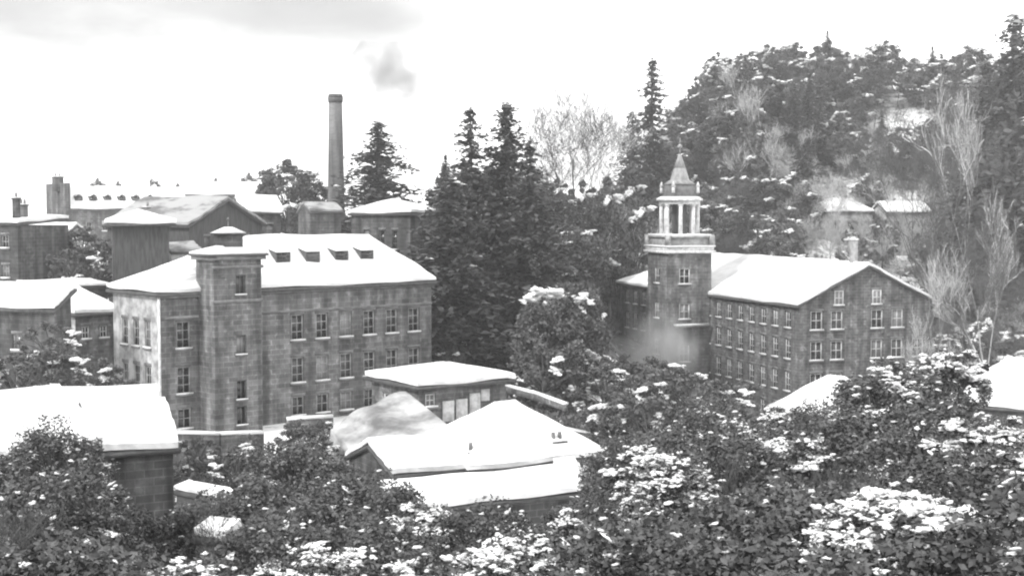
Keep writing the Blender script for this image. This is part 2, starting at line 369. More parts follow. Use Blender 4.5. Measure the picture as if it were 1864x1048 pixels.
# cornice shadow board, corner downpipe
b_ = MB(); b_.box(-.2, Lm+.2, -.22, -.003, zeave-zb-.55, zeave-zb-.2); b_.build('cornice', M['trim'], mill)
b_ = MB(); b_.frustum(-.12, -.12, -.5, zeave-zb-.3, .11, .11, 8); b_.build('downpipe', M['white'], mill)
# stair tower
tw = MB(); th = zat(465, 116)-zb; bx0, bx1 = u0, u1
rects = [((bx1-bx0)*.56-.45, (bx1-bx0)*.56+.45, zz-zb, zz-zb+1.6) for zz in (-7.0, -11.9, -15.6, -18.2+.5)]
wall_face(tw, (bx0, -TP), (1, 0), (0, -1), bx1-bx0, -6, th, rects)
wall_face(tw, (bx1, -TP), (0, 1), (1, 0), TP+TB, -6, th, []); wall_face(tw, (bx0, TB), (0, -1), (-1, 0), TP+TB, -6, th, []); wall_face(tw, (bx1, TB), (-1, 0), (0, 1), bx1-bx0, -6, th, [])
two = tw.build('stair_tower', M['stone'], mill)
for r in rects:
    f = MB(); ww, hh = .9, 1.6; f.box(-.45, .45, .12, .18, 0, .1); f.box(-.45, .45, .12, .18, 1.5, 1.6); f.box(-.45, -.36, .12, .18, .1, 1.5); f.box(.36, .45, .12, .18, .1, 1.5); f.box(-.03, .03, .13, .17, .1, 1.5)
    f.box(-.43, .43, .185, .21, .02, 1.58, 1); f.box(-.55, .55, -.12, .08, -.13, -.003, 0); f.box(-.54, .54, -.12, .07, 0, .08, 2)
    wo = f.build('tower_window', [M['iron'], M['glass'], M['snow']], two, (bx0+(r[0]+r[1])/2, -TP, r[2]))
bd = MB(); tz = zat(548, 116)-zb; bd.box(bx0-.08, bx1+.08, -TP-.08, -TP-.002, tz, tz+.25); bd.box(bx0-.15, bx1+.15, -TP-.15, -TP-.003, th-1.0, th-.75); bd.build('string_course', M['trim'], two)
cr = MB(); cw_ = bx1-bx0; cr.box(bx0-.3, bx1+.3, -TP-.3, TB+.3, th-.3, th-.003); cr.build('tower_cornice', M['trim'], two)
def pyr(V0, x0, x1, y0, y1, z, h, oh):
    cx_, cy_ = (x0+x1)/2, (y0+y1)/2
    return [(x0-oh, y0-oh, z), (x1+oh, y0-oh, z), (x1+oh, y1+oh, z), (x0-oh, y1+oh, z), (cx_, cy_, z+h)], [(0, 1, 4), (1, 2, 4), (2, 3, 4), (3, 0, 4)]
r = MB(); V, Fs = pyr(0, bx0, bx1, -TP, TB, th+.16, .75, .45); r.shell(V, Fs, .15); tr = r.build('tower_roof', M['slate'], two)
r = MB(); V, Fs = pyr(0, bx0, bx1, -TP, TB, th+.16+.18, .75, .4); r.shell(V, Fs, .17); r.build('snow_cover', M['snow'], tr)
cxx, cyy = (bx0+bx1)/2, (-TP+TB)/2
lz = th+.6
la = MB(); la.box(cxx-.85, cxx+.85, cyy-.85, cyy+.85, lz, lz+1.15)
la.box(cxx-1.15, cxx+1.15, cyy-1.15, cyy+1.15, lz+1.153, lz+1.27); lo = la.build('lantern', M['stone_dark'], two)
la = MB(); la.frustum(cxx, cyy, lz+1.275, lz+1.75, 1.5, .35, 8, ph=pi/8); la.build('snow_cover', M['snow'], lo)
la = MB(); la.frustum(cxx, cyy, lz+1.75, lz+2.3, .07, .05, 6); la.frustum(cxx, cyy, lz+2.3, lz+2.55, .14, .05, 8); la.build('finial', M['iron'], lo)
# dormers on the front slope
slope = 3.75/(Wm/2); rise0 = zeave-zb
dpx = [508, 562, 614, 660]
for p in dpx:
    yb = 2.25; u = usolve(A, e1, (-eo[0]*yb, -eo[1]*yb), p); zs_ = rise0+slope*yb+.4
    d = MB(); hw = .72; zs_ += .15
    d.face([(u-hw, yb-.75, zs_-slope*.75-.1), (u+hw, yb-.75, zs_-slope*.75-.1), (u+hw, yb-.75, zs_+.25), (u-hw, yb-.75, zs_+.25)])
    d.face([(u-hw, yb-.75, zs_-slope*.75-.1), (u-hw, yb-.75, zs_+.25), (u-hw, yb+.55, zs_+.55)]); d.face([(u+hw, yb-.75, zs_+.25), (u+hw, yb-.75, zs_-slope*.75-.1), (u+hw, yb+.55, zs_+.55)])
    do = d.build('dormer', M['slate'], mill)
    s = MB(); s.shell([(u-hw-.1, yb-.95, zs_+.33), (u+hw+.1, yb-.95, zs_+.33), (u+hw+.1, yb+.6, zs_+.68), (u-hw-.1, yb+.6, zs_+.68)], [(0, 1, 2, 3)], .07); s.build('dormer_roof', M['snow'], do)
    s = MB(); s.box(u-hw+.1, u+hw-.1, yb-.775, yb-.752, zs_-.5, zs_+.18); s.build('pane', M['glass'], do)

# ------------------------------------------------------------------ the long mill with the bell tower (right)
A2 = (xat(1128, 208), 208.0); B2 = (xat(1455, 160), 160.0)
L2 = hypot(B2[0]-A2[0], B2[1]-A2[1]); f1 = ((B2[0]-A2[0])/L2, (B2[1]-A2[1])/L2); fo = (f1[1], -f1[0]); fb = (-f1[1], f1[0])
z2 = -25.6; ze2 = zat(557, 160)
c2 = [usolve(A2, f1, (0, 0), p) for p in (1290, 1435)]; pit2 = (c2[1]-c2[0])/7; colsR = [c2[0]+i*pit2 for i in range(-10, 8)]
colsR = [c for c in colsR if 1.2 < c < L2-1]
W2 = 18.0
ug = [usolve(B2, fb, (0, 0), p) for p in (1487, 1524, 1597, 1634, 1672)]
mill2, LL2, rz2 = building('long_mill', 'long four storey mill with white framed windows and bell tower, gable end facing right', 'mill', A2, B2, W2, z2, ze2, ze2+4.3, 'hipL', 'stone_mid', oh=.5,
    wins=[('front', colsR, [-13.75], (1.2, 1.9, 2, 2)), ('front', colsR, [-17.35, -21.1], (1.2, 2.3, 2, 3)), ('front', colsR[-6:], [-24.8], (1.2, 2.1, 2, 3)),
          ('right', ug[:4], [-13.9, -17.4, -21.1], (1.55, 2.2, 2, 2)), ('right', [ug[4]], [-17.4, -21.1], (1.55, 2.2, 2, 2)), ('right', [ug[1]+.2, ug[2]-.1], [-11.1], (1.2, 1.7, 2, 2))], style='white', snowt=.3)
b_ = MB(); b_.box(LL2-3.2, LL2-2.5, 8.6, 9.3, ze2-z2+3, ze2-z2+7.4); st_ = b_.build('chimney', M['palepaint'], mill2)
b_ = MB(); b_.box(LL2-3.25, LL2-2.45, 8.55, 9.35, ze2-z2+7.405, ze2-z2+7.6); b_.build('snow_cap', M['snow'], st_)
TW, TPR = 6.1, 6.1
ut1 = usolve(A2, f1, (0, 0), 1294); ut0 = ut1-TW
def q(u, v): return (A2[0]+f1[0]*u+fo[0]*v, A2[1]+f1[1]*u+fo[1]*v)
tcx, tcy = (ut0+ut1)/2, -TPR/2
dT = q(tcx, TPR/2)[1]
dn = q(ut1, TPR/2)[1]
zc = zat(461, dn)-z2
tw = MB()
rcs = [(1.6, 3.1, z-z2, z-z2+2.0) for z in (-9.6, -14.1)]+[(1.6, 3.1, -19.6-z2, -17.4-z2)]
wall_face(tw, (ut1, -TPR), (0, 1), (1, 0), TPR+.0, -6, zc, rcs)
rcf = [(2.2, 3.6, z-z2, z-z2+2.0) for z in (-9.6, -14.1, -18.8)]
wall_face(tw, (ut0, -TPR), (1, 0), (0, -1), TW, -6, zc, rcf); wall_face(tw, (ut0, .05), (0, -1), (-1, 0), TPR+.05, -6, zc, []); wall_face(tw, (ut1, .05), (-1, 0), (0, 1), TW, -6, zc, [])
two2 = tw.build('bell_tower', M['stone'], mill2)
def tower_win(r, loc, rz):
    ww = r[1]-r[0]; hh = r[3]-r[2]; f = MB()
    f.box(-ww/2, -ww/2+.14, .08, .16, 0, hh); f.box(ww/2-.14, ww/2, .08, .16, 0, hh); f.box(-ww/2+.14, ww/2-.14, .08, .16, hh-.14, hh); f.box(-ww/2+.14, ww/2-.14, .08, .16, 0, .14); f.box(-.04, .04, .09, .15, .14, hh-.14); f.box(-ww/2+.14, ww/2-.14, .095, .145, hh/2-.04, hh/2+.04)
    f.box(-ww/2+.02, ww/2-.02, .165, .2, .02, hh-.02, 1); f.box(-ww/2-.15, ww/2+.15, -.16, .07, -.15, -.003, 2); f.box(-ww/2-.14, ww/2+.14, -.16, .06, 0, .1, 3)
    f.build('tower_window', [M['white'], M['glass'], M['trim'], M['snow']], two2, loc, rz)
for r_ in rcs: tower_win(r_, (ut1, -TPR+(r_[0]+r_[1])/2, r_[2]), pi/2)
for r_ in rcf: tower_win(r_, (ut0+(r_[0]+r_[1])/2, -TPR, r_[2]), 0)
lg = MB(); lz_ = zat(592, dn)-z2; lg.box(ut1+.003, ut1+.7, -TPR+.8, -.5, lz_-.2, lz_, 0); lg.box(ut1+.003, ut1+.68, -TPR+.82, -.52, lz_+.003, lz_+.22, 1); lg.build('ledge', [M['trim'], M['snow']], two2)
def sq(mb, r, z0, z1, m=0, cx=None, cy=None): mb.box(tcx-r, tcx+r, tcy-r, tcy+r, z0, z1, m)
zk = zat(427, dT)-z2
co_ = MB(); sq(co_, TW/2+.45, zc+.003, zc+.35); sq(co_, TW/2+.25, zc+.353, zc+.8); co_.build('cornice', M['white'], two2)
co_ = MB(); sq(co_, TW/2+.4, zc+.803, zc+1.0, 1); 
sq(co_, TW/2-.15, zc+1.003, zk-.35, 0)
for sx in (-1, 1):
    for sy in (-1, 1): co_.box(tcx+sx*(TW/2+.05)-.3, tcx+sx*(TW/2+.05)+.3, tcy+sy*(TW/2+.05)-.3, tcy+sy*(TW/2+.05)+.3, zc+1.004, zk, 0)
sq(co_, TW/2+.1, zk-.347, zk-.12, 0); sq(co_, TW/2+.02, zk-.117, zk+.1, 1)
co_.build('parapet', [M['palepaint'], M['snow']], two2)
zbt = zat(372, dT)-z2; zsp = zat(336, dT)-z2; ztip = zat(281, dT)-z2
be = MB(); R8 = 2.35
be.frustum(tcx, tcy, zk+.1, zbt, .95, .95, 8, 1, pi/8)
bel = be.build('belfry', [M['white'], M['darkwood']], two2)
for i in range(8):
    a = pi/8+i*pi/4; c = MB(); c.frustum(tcx+R8*cos(a), tcy+R8*sin(a), zk+.1, zbt, .27, .24, 10); c.frustum(tcx+R8*cos(a), tcy+R8*sin(a), zbt-.22, zbt-.02, .3, .36, 8); c.build('column', M['white'], bel)
be = MB(); be.frustum(tcx, tcy, zbt+.002, zbt+.45, R8+.3, R8+.3, 8, 0, pi/8); be.frustum(tcx, tcy, zbt+.453, zbt+.75, R8+.65, R8+.65, 8, 0, pi/8); be.frustum(tcx, tcy, zbt+.753, zbt+1.0, R8+.6, R8+.15, 8, 1, pi/8); be.build('entablature', [M['white'], M['snow']], bel)
sp = MB(); sp.frustum(tcx, tcy, zbt+.95, zsp, R8-.15, R8-.35, 8, 1, pi/8)
sp.frustum(tcx, tcy, zsp+.003, zsp+.6, R8-.2, 1.25, 8, 0, pi/8); sp.frustum(tcx, tcy, zsp+.6, zsp+2.1, 1.25, .8, 8, 0, pi/8, False); sp.frustum(tcx, tcy, zsp+2.1, ztip, .8, .16, 8, 0, pi/8)
spo = sp.build('spire', [M['spire'], M['lead']], two2)
fi = MB(); fi.frustum(tcx, tcy, ztip, ztip+.75, .06, .05, 6); fi.frustum(tcx, tcy, ztip+.75, ztip+1.0, .1, .38, 10); fi.frustum(tcx, tcy, ztip+1.0, ztip+1.3, .38, .1, 10); fi.frustum(tcx, tcy, ztip+1.3, ztip+2.1, .05, .03, 6); fi.build('finial', M['palepaint'], spo)
for sx, sy in ((-1, -1), (1, -1), (1, 1), (-1, 1)):
    p = MB(); px_, py_ = tcx+sx*1.75, tcy+sy*1.75; p.frustum(px_, py_, zsp-1.1, zsp-.3, .22, .2, 6); p.frustum(px_, py_, zsp-.3, zsp+.35, .3, .04, 6); p.build('pinnacle', M['white'], spo)

# ------------------------------------------------------------------ small buildings
def bld_px(name, label, cat, pa, ya, pb, yb, W, z0, py_eave, ridge, kind, wm, group=None, **kw):
    a = (xat(pa, ya), ya); b = (xat(pb, yb), yb); ze = zat(py_eave, (ya+yb)/2)
    return building(name, label, cat, a, b, W, z0, ze, ze+ridge, kind, wm, group=group, **kw)
# low pavilion in the middle, left of the river bank
h1 = bld_px('low_house', 'low square house under a shallow snowy hipped roof, white panels in its front wall', 'house', 762, 104, 922, 108.5, 7.2, -17.0, 699, .85, 'hip', 'stone_mid', oh=.55, snowt=.3,
            wins=[('front', [1.0], [-14.8], (.9, 1.0, 2, 2)), ('left', [2.2, 5], [-15.3], (.8, 1.1, 1, 2))])[0]
for u, zl, w_, h_ in ((2.55, 1.0, 1.0, 1.55), (3.75, 1.0, 1.0, 1.6), (4.95, 1.05, .95, 1.9), (5.9, 2.3, .75, .9)):
    p = MB(); p.box(u-w_/2, u+w_/2, -.07, -.003, zl, zl+h_)
    for k in (-.25, .25): p.box(u+k*w_-.02, u+k*w_+.02, -.09, -.072, zl+.05, zl+h_-.05)
    p.build('white_shutter', M['white'], h1)
g = bld_px('wide_house', 'wide stone house with steep white hipped roof in the middle foreground', 'house', 858, 87.5, 1092, 92.5, 8.2, -21, 842, 2.9, 'hip', 'stone_dark', oh=.5, snowt=.3, rt=.3, wins=[('front', [2.0, 5.5], [-19.3], (1, 1.3, 2, 2))])[0]
stack(g, 6.9, .9, 3.2, 5.6, 1.0, .8, 'stone_dark', 2)
stack(g, .6, 1.2, 3.3, 5.4, .6, .6, 'stone_dark', 1)
bld_px('side_wing', 'low wing with broad snowy roof adjoining the wide house on its left', 'outbuilding', 715, 84.8, 857, 87.4, 7.0, -21, 862, 1.25, 'gable', 'stone_dark', oh=.25, snowt=.3)
g2 = bld_px('terrace_shed', 'long low shed roof with deep snow just below the wide house', 'shed', 742, 78.5, 1072, 83.5, 4.0, -22.5, 917, .5, 'shed', 'stone_dark', oh=.3, snowt=.32)[0]
bld_px('coal_shed', 'small snow capped shed at the right end of the long low shed', 'shed', 1052, 86.0, 1084, 86.6, 2.6, -21.5, 897, 1.1, 'shed', 'stone_dark', oh=.15, snowt=.35)
# lower left
bld_px('cottage', 'cottage with plain dark side wall and snowy roof in the left foreground', 'cottage', 169, 65.3, 311, 67.0, 4.6, -20, 822, 1.6, 'gable', 'stone_dark', oh=.3, snowt=.3)
bld_px('yard_building', 'broad snow covered roof cut by the left edge of the photo in the foreground', 'outbuilding', -60, 60.5, 166, 65.2, 6.4, -19, 829, 2.05, 'gable', 'stone_dark', oh=.3, snowt=.3)
bld_px('store_shed', 'long narrow shed with snowy roof right behind the foreground cottage', 'shed', 60, 79, 276, 80.5, 4, -18.5, 752, .7, 'gable', 'stone_dark', oh=.2, snowt=.28)
bld_px('hut', 'tiny hut with slanting strip of snow on its roof below the walled bank', 'shed', 316, 78, 404, 75.5, .8, -23, 908, .15, 'shed', 'darkwood', oh=.12, snowt=.22)
bld_px('log_store', 'small snow heaped store almost lost in shrubs at the bottom left', 'shed', 350, 50, 408, 49.6, .9, -17.5, 992, .2, 'shed', 'whitewash', oh=.1, snowt=.28)
# left edge, middle distance
bld_px('row_house', 'dark row house with sloping snowy roof at left edge, below the tenement', 'house', -90, 115, 98, 110.5, 1.9, -18, 562, 1.2, 'shed', 'stone_dark', oh=.35, snowt=.28, wins=[('front', [2.5, 5, 7.2], [-14.2], (1, 1.5, 2, 2)), ('front', [1.5, 4.5, 7], [-11.3], (.9, 1.3, 2, 2))], style='pale')
bld_px('square_house', 'square grey house with two upper windows and snowy hipped roof beside the whitewashed mill end', 'house', 136, 122, 212, 125, 6, -18, 571, 1.8, 'hip', 'stone_mid', oh=.3, snowt=.28, wall_left='whitewash', wins=[('front', [1.0, 2.75], [-11.4, -15], (.75, 1.15, 2, 2)), ('left', [2, 4.3], [-12, -15.6], (.7, 1.9, 1, 2))])
lb = bld_px('tenement', 'tall dark tenement with chimney stacks cut by the left edge of the photo', 'house', -60, 152, 34, 150, 9, -9, 411, .5, 'flat', 'stone_dark', oh=.2, snowt=.3, wins=[('front', [1.4, 3.2, 5], [-4.2, -7.4], (.9, 1.4, 2, 2))], style='pale')[0]
stack(lb, 5.0, 2, 7.2, 10.0, .6, .6, 'stone_dark', 1); stack(lb, 3.6, 5, 7.2, 9.3, .9, .6, 'stone_dark', 2)
bld_px('white_cottage', 'little white cottage with two small dark windows at far left', 'cottage', 50, 172, 120, 170, 4.5, -7, 430, 1.1, 'gable', 'whitewash', oh=.2, snowt=.25, wins=[('front', [1.1, 3.6], [-4.5], (.55, .75, 1, 2))], style='dark')
bld_px('garden_shed', 'narrow flat shed roof with snow right of the little white cottage', 'shed', 122, 168, 166, 168, 2.5, -8, 456, .2, 'shed', 'stone_dark', oh=.15)
bld_px('wash_house', 'very low dark outbuilding with thin snow line above the square grey house', 'outbuilding', 66, 132, 196, 136, 5, -16, 527, .3, 'shed', 'stone_dark', oh=.2, snowt=.2)
# town behind the left mill
t1 = bld_px('long_terrace', 'long pale roofed terrace with six little dormers, the farthest building at left', 'terrace', 130, 225, 350, 236, 12, -6, 382, 3.3, 'gable', 'stone_mid', oh=.3, snowt=.28, wins=[('front', [3+2.6*i for i in range(6)], [-3.6], (.9, 1.5, 2, 2))], style='pale')[0]
p = MB(); p.box(-.45, -.003, -.3, 12.3, 0, 10.1); p.build('end_parapet', M['stone_dark'], t1); stack(t1, -.6, 4.6, 8.8, 11, 1.4, 1.6, 'stone_dark', 2)
for i in range(6):
    u = 1.9+i*2.35; y0 = 1.6; z_ = zat(382, 230)+6+.45+y0*.55
    d = MB(); d.box(u-.6, u+.6, y0, y0+2.2, z_-.6, z_+.85, 0); d.box(u-.4, u+.4, y0-.03, y0-.002, z_-.3, z_+.7, 1); do = d.build('dormer', [M['stone_dark'], M['glass']], t1)
    d = MB(); d.shell([(u-.55, y0-.15, z_+1.0), (u, y0-.15, z_+1.35), (u+.55, y0-.15, z_+1.0), (u-.55, y0+2.3, z_+1.0), (u, y0+2.3, z_+1.35), (u+.55, y0+2.3, z_+1.0)], [(0, 1, 4, 3), (1, 2, 5, 4)], .13); d.build('dormer_roof', M['snow'], do)
b2 = bld_px('gabled_house', 'big dark gabled house with snow on its near slope, behind the whitewashed mill end', 'house', 197, 155, 345, 150, 13, -12, 412, 2.7, 'gable', 'darkwood', oh=.4, snowt=.28, wins=[('right', [3, 6.5, 10], [-4.4], (.9, 1.4, 2, 2))], style='dark', sm='thinsnow')[0]
stack(b2, 2.8, 3.4, 8.6, 12.0, .8, .7, 'stone_dark', 1)
bld_px('square_block', 'tall dark windowless block with snowy overhanging roof directly behind the whitewashed mill end', 'building', 206, 134, 309, 135.5, 5.0, -18, 408, .8, 'hip', 'darkwood', oh=.7, snowt=.28)
bld_px('annex', 'small square annex with snow covered lean-to roof between the gabled house and the mill tower', 'outbuilding', 313, 141, 366, 143, 1.6, -12, 462, .7, 'shed', 'palepaint', oh=.1, snowt=.2, sm='thinsnow')
bld_px('works_hall', 'long dark works hall with snowy roof behind the square stair tower', 'hall', 442, 168, 512, 169.5, 8, -9, 389, 1.7, 'gable', 'stone_dark', oh=.3, snowt=.28, wins=[('front', [1.1, 3.2], [-3.2], (.9, 1.3, 2, 2))], style='dark')
bld_px('far_warehouse', 'far pale warehouse roof between the terrace and the bushy grey tree', 'warehouse', 340, 250, 486, 256, 12, -5, 357, 2.1, 'gable', 'stone_mid', oh=.3)
b5 = bld_px('boiler_house', 'dark block with shallow snowy roof right of the factory chimney', 'boiler house', 640, 160, 747, 157, 7, -10, 391, 1.3, 'hip', 'stone_dark', oh=.3, snowt=.28, wins=[('front', [2, 4, 5.6], [-4.6], (.7, 2.2, 1, 3))], style='dark')[0]
bld_px('engine_house', 'little dark engine house with a snow patched roof at the foot of the factory chimney', 'outbuilding', 566, 186, 622, 188, 5, -8, 388, .9, 'gable', 'stone_dark', oh=.2, sm='thinsnow')
# right side
bld_px('roadside_house', 'house roof white with snow among shrubs in front of the long mill gable', 'house', 1408, 118, 1560, 112, 6.5, -25.5, 758, 2.5, 'hip', 'stone_dark', oh=.3, snowt=.35)
bld_px('field_barn', 'snow loaded barn roof beyond the shrubs near the right edge', 'barn', 1722, 142, 1900, 137, 13, -25.5, 742, 3.8, 'hipL', 'stone_dark', oh=.4, snowt=.4)
bld_px('bank_shed', 'long low shed with flat snow strip on the bank right of the left mill', 'shed', 846, 150, 956, 152, 3, -19.5, 649, .25, 'shed', 'stone_dark', oh=.2, snowt=.3)
bld_px('mill_shed', 'small shed with thin snow roof at foot of the long mill bell tower', 'shed', 1112, 128, 1152, 128, 2.5, -23.5, 773, .4, 'shed', 'stone_dark', oh=.15, snowt=.25)
bld_px('hill_villa', 'pale walled villa half hidden by trees on the hillside above the long mill', 'villa', 1470, 258, 1586, 256, 7, -8, 386, 2.0, 'hip', 'whitewash', oh=.4, wins=[('front', [2.4, 5, 7.6], [-4, -7.2], (1.1, 1.6, 2, 2))], style='dark')

# free standing factory chimney
ch = thing('factory_chimney', 'tall tapering factory chimney with dark sooty rim rising behind the left mill', 'factory chimney', (xat(613, 210), 210, -8))
c = MB(); zt = zat(172, 210)+8; c.frustum(0, 0, -3, zt-1.2, 1.5, 1.0, 20); c.build('shaft', M['chimney'], ch)
c = MB(); c.frustum(0, 0, zt-1.2, zt-.5, 1.1, 1.15, 20); c.frustum(0, 0, zt-.5, zt, 1.15, 1.02, 20); c.build('rim', M['slate'], ch)
c = MB(); c.box(-1.9, 1.9, -1.9, 1.9, -4, 5.2); c.box(-2.0, 2.0, -2.0, 2.0, 5.203, 5.5); c.build('plinth', M['stone_mid'], ch)

# walls
def wallrun(name, label, pts, hgt, t=.5, m='stone_mid', cap=.22):
    base = pts[0]; root = thing(name, label, 'wall', (base[0], base[1], base[2]))
    a = MB(); s = MB()
    for (p0, p1) in zip(pts, pts[1:]):
        dx, dy = p1[0]-p0[0], p1[1]-p0[1]; l = hypot(dx, dy); nx_, ny_ = -dy/l*t/2, dx/l*t/2
        for mb, e, z0, z1 in ((a, 0, -hgt, 0), (s, .06, .003, cap)):
            k = 1+e/t*2
            V = []
            for zz in (z0, z1):
                for p, sg in ((p0, 1), (p1, 1), (p1, -1), (p0, -1)): V.append((p[0]-base[0]+sg*nx_*k, p[1]-base[1]+sg*ny_*k, p[2]-base[2]+zz))
            n = len(mb.v); mb.v += V
            for f in ((3, 2, 1, 0), (4, 5, 6, 7), (0, 1, 5, 4), (1, 2, 6, 5), (2, 3, 7, 6), (3, 0, 4, 7)): mb.f.append(tuple(n+i for i in f)); mb.m.append(0)
    a.build('masonry', M[m], root); s.build('snow_cap', M['snow'], root)
bld_px('hill_house', 'second pale house half hidden by trees on the hillside, right of the villa', 'house', 1612, 256, 1690, 258, 6, -8, 388, 1.6, 'gable', 'whitewash', oh=.3, wins=[('front', [2, 5], [-3.9], (1, 1.4, 2, 2))], style='dark')
wallrun('retaining_wall', 'stone retaining wall with snow along its top below the square stair tower', [P(306, 788, 104), P(400, 791, 104), P(478, 788, 106)], 4.5, m='stone_dark')
wallrun('yard_wall', 'short snow topped wall at foot of the left mill beside the icy bank', [P(522, 764, 112), P(606, 759, 113)], 1.3)
wallrun('garden_wall', 'slanting snow capped garden wall running down rightwards from the low square house', [P(924, 703, 107), P(975, 716, 102), P(1030, 736, 98)], .45, t=.3, cap=.14)
wallrun('river_wall', 'low rubble wall below the slanting garden wall, thinly snow topped', [P(946, 764, 100), P(1078, 790, 98)], 2, cap=.12)

# icy curved bank
def icy_bank():
    top = [P(742, 712, 103), P(700, 722, 102), P(660, 742, 101), P(625, 762, 100), P(600, 784, 99)]
    mid = [P(800, 765, 98), P(762, 768, 97.5), P(718, 775, 96), P(668, 796, 96), P(622, 812, 96.5)]
    low = [P(842, 790, 94), P(800, 806, 92), P(752, 822, 91.5), P(705, 838, 91.5), P(655, 842, 92)]
    rows = []
    def samp(L_, t):
        t = t*(len(L_)-1); i = min(int(t), len(L_)-2); return L_[i]*(1-(t-i))+L_[i+1]*(t-i)
    n, k = 60, 40; V = []; rng = np.random.RandomState(3)
    for i in range(n+1):
        a, b, c = samp(top, i/n), samp(mid, i/n), samp(low, i/n)
        for j in range(k+1):
            t = j/k; p = (1-t)**2*a+2*t*(1-t)*b+t*t*c
            p = p+np.array([0, 0, .14*sin(i*.22+1.2*sin(j*.1))-(1.2 if j == k else 0)-(1.0 if i in (0, n) else 0)])
            V.append(p)
    V = np.array(V); V2 = V.copy(); V2[:, 2] -= 6
    g = lambda i, j: i*(k+1)+j
    Fs = [(g(i, j), g(i+1, j), g(i+1, j+1), g(i, j+1)) for i in range(n) for j in range(k)]
    nb = len(V)
    Fs += [(g(i, 0), nb+g(i, 0), nb+g(i+1, 0), g(i+1, 0)) for i in range(n)]+[(g(i, k), g(i+1, k), nb+g(i+1, k), nb+g(i, k)) for i in range(n)]
    Fs += [(g(0, j), g(0, j+1), nb+g(0, j+1), nb+g(0, j)) for j in range(k)]+[(g(n, j), nb+g(n, j), nb+g(n, j+1), g(n, j+1)) for j in range(k)]
    o = link('snow_bank', mesh_np('snow_bank', np.vstack([V, V2]), Fs, [M['ice']])); tag(o, kind='structure')
    for p in o.data.polygons: p.use_smooth = True
icy_bank()

# ------------------------------------------------------------------ vegetation
def cards(rng, P0, size, aspect=.6, flat=0.0, bend=.15):
    """leaf shaped quads round points P0; flat: 0 random orientation .. 1 lying level"""
    n = len(P0); a = rng.uniform(0, 2*pi, n)
    u = np.stack([np.cos(a), np.sin(a), rng.normal(0, .5, n)*(1-flat)], -1); u /= np.linalg.norm(u, axis=1)[:, None]
    r = rng.normal(0, 1, (n, 3)); r[:, 2] *= (1-flat); r[:, 2] += 0
    if flat > 0: up_ = np.array([0, 0, 1.0]); r = np.cross(up_+rng.normal(0, .35*(1-flat)+.12, (n, 3)), u)
    else: r = np.cross(r, u)
    r /= (np.linalg.norm(r, axis=1)[:, None]+1e-9)
    s = (np.asarray(size)*rng.uniform(.6, 1.35, n))[:, None]
    nrm = np.cross(u, r)
    V = np.stack([P0-u*s*.5, P0+r*s*aspect*.5+nrm*s*bend, P0+u*s*.5, P0-r*s*aspect*.5+nrm*s*bend], 1).reshape(-1, 3)
    Fq = np.arange(4*n).reshape(n, 4)
    return V, Fq
def join(parts):
    V = []; Fs = []; k = 0
    for v, f in parts: V.append(v); Fs.append(f+k); k += len(v)
    return np.vstack(V), np.vstack(Fs)
def tube(pts, rad, n=5):
    pts = np.asarray(pts, float); rad = np.asarray(rad, float); V = []
    for i, p in enumerate(pts):
        d = pts[min(i+1, len(pts)-1)]-pts[max(i-1, 0)]; d /= np.linalg.norm(d)+1e-9
        a = np.cross(d, [0.31, .95, .05]); a /= np.linalg.norm(a)+1e-9; b = np.cross(d, a)
        for k in range(n): t = 2*pi*k/n; V.append(p+rad[i]*(a*cos(t)+b*sin(t)))
    V = np.array(V); m = len(pts); Fs = []
    for i in range(m-1):
        for k in range(n): j = (k+1) % n; Fs.append((i*n+k, i*n+j, (i+1)*n+j, (i+1)*n+k))
    return V, np.array(Fs)
PH = (1+5**.5)/2
def ico(sub=1):
    V = [(-1, PH, 0), (1, PH, 0), (-1, -PH, 0), (1, -PH, 0), (0, -1, PH), (0, 1, PH), (0, -1, -PH), (0, 1, -PH), (PH, 0, -1), (PH, 0, 1), (-PH, 0, -1), (-PH, 0, 1)]
    V = [np.array(v)/np.linalg.norm(v) for v in V]
    Fs = [(0,11,5),(0,5,1),(0,1,7),(0,7,10),(0,10,11),(1,5,9),(5,11,4),(11,10,2),(10,7,6),(7,1,8),(3,9,4),(3,4,2),(3,2,6),(3,6,8),(3,8,9),(4,9,5),(2,4,11),(6,2,10),(8,6,7),(9,8,1)]
    for _ in range(sub):
        c = {}; N2 = []
        def mid(a, b):
            k = (min(a, b), max(a, b))
            if k not in c: m = V[a]+V[b]; V.append(m/np.linalg.norm(m)); c[k] = len(V)-1
            return c[k]
        for a, b, d in Fs: x, y, z = mid(a, b), mid(b, d), mid(d, a); N2 += [(a, x, z), (b, y, x), (d, z, y), (x, y, z)]
        Fs = N2
    return np.array(V), np.array(Fs)
ICO = ico(1)
def lumps(rng, pts, size, flat=.38):
    V0, F0 = ICO; n = len(pts); out = []; k = len(V0)
    s = np.asarray(size)*rng.uniform(.5, 1.3, n)
    ns = 1+rng.normal(0, .3, (n, k))
    V = V0[None]*ns[..., None]*s[:, None, None]
    sx = rng.uniform(.7, 1.5, (n, 1)); V[..., 0] *= sx; V[..., 1] /= sx; V[..., 2] *= flat
    a = rng.uniform(0, pi, n); ca, sa = np.cos(a)[:, None], np.sin(a)[:, None]
    X = V[..., 0]*ca-V[..., 1]*sa; Y = V[..., 0]*sa+V[..., 1]*ca; V[..., 0] = X; V[..., 1] = Y
    tl = rng.normal(0, .25, (n, 1)); V[..., 2] += X*tl
    V += pts[:, None, :]
    Fs = (F0[None]+(np.arange(n)*k)[:, None, None]).reshape(-1, 3)
    return V.reshape(-1, 3), Fs
def mk(name, VF, m): 
    return mesh_np(name, VF[0], VF[1], [m])
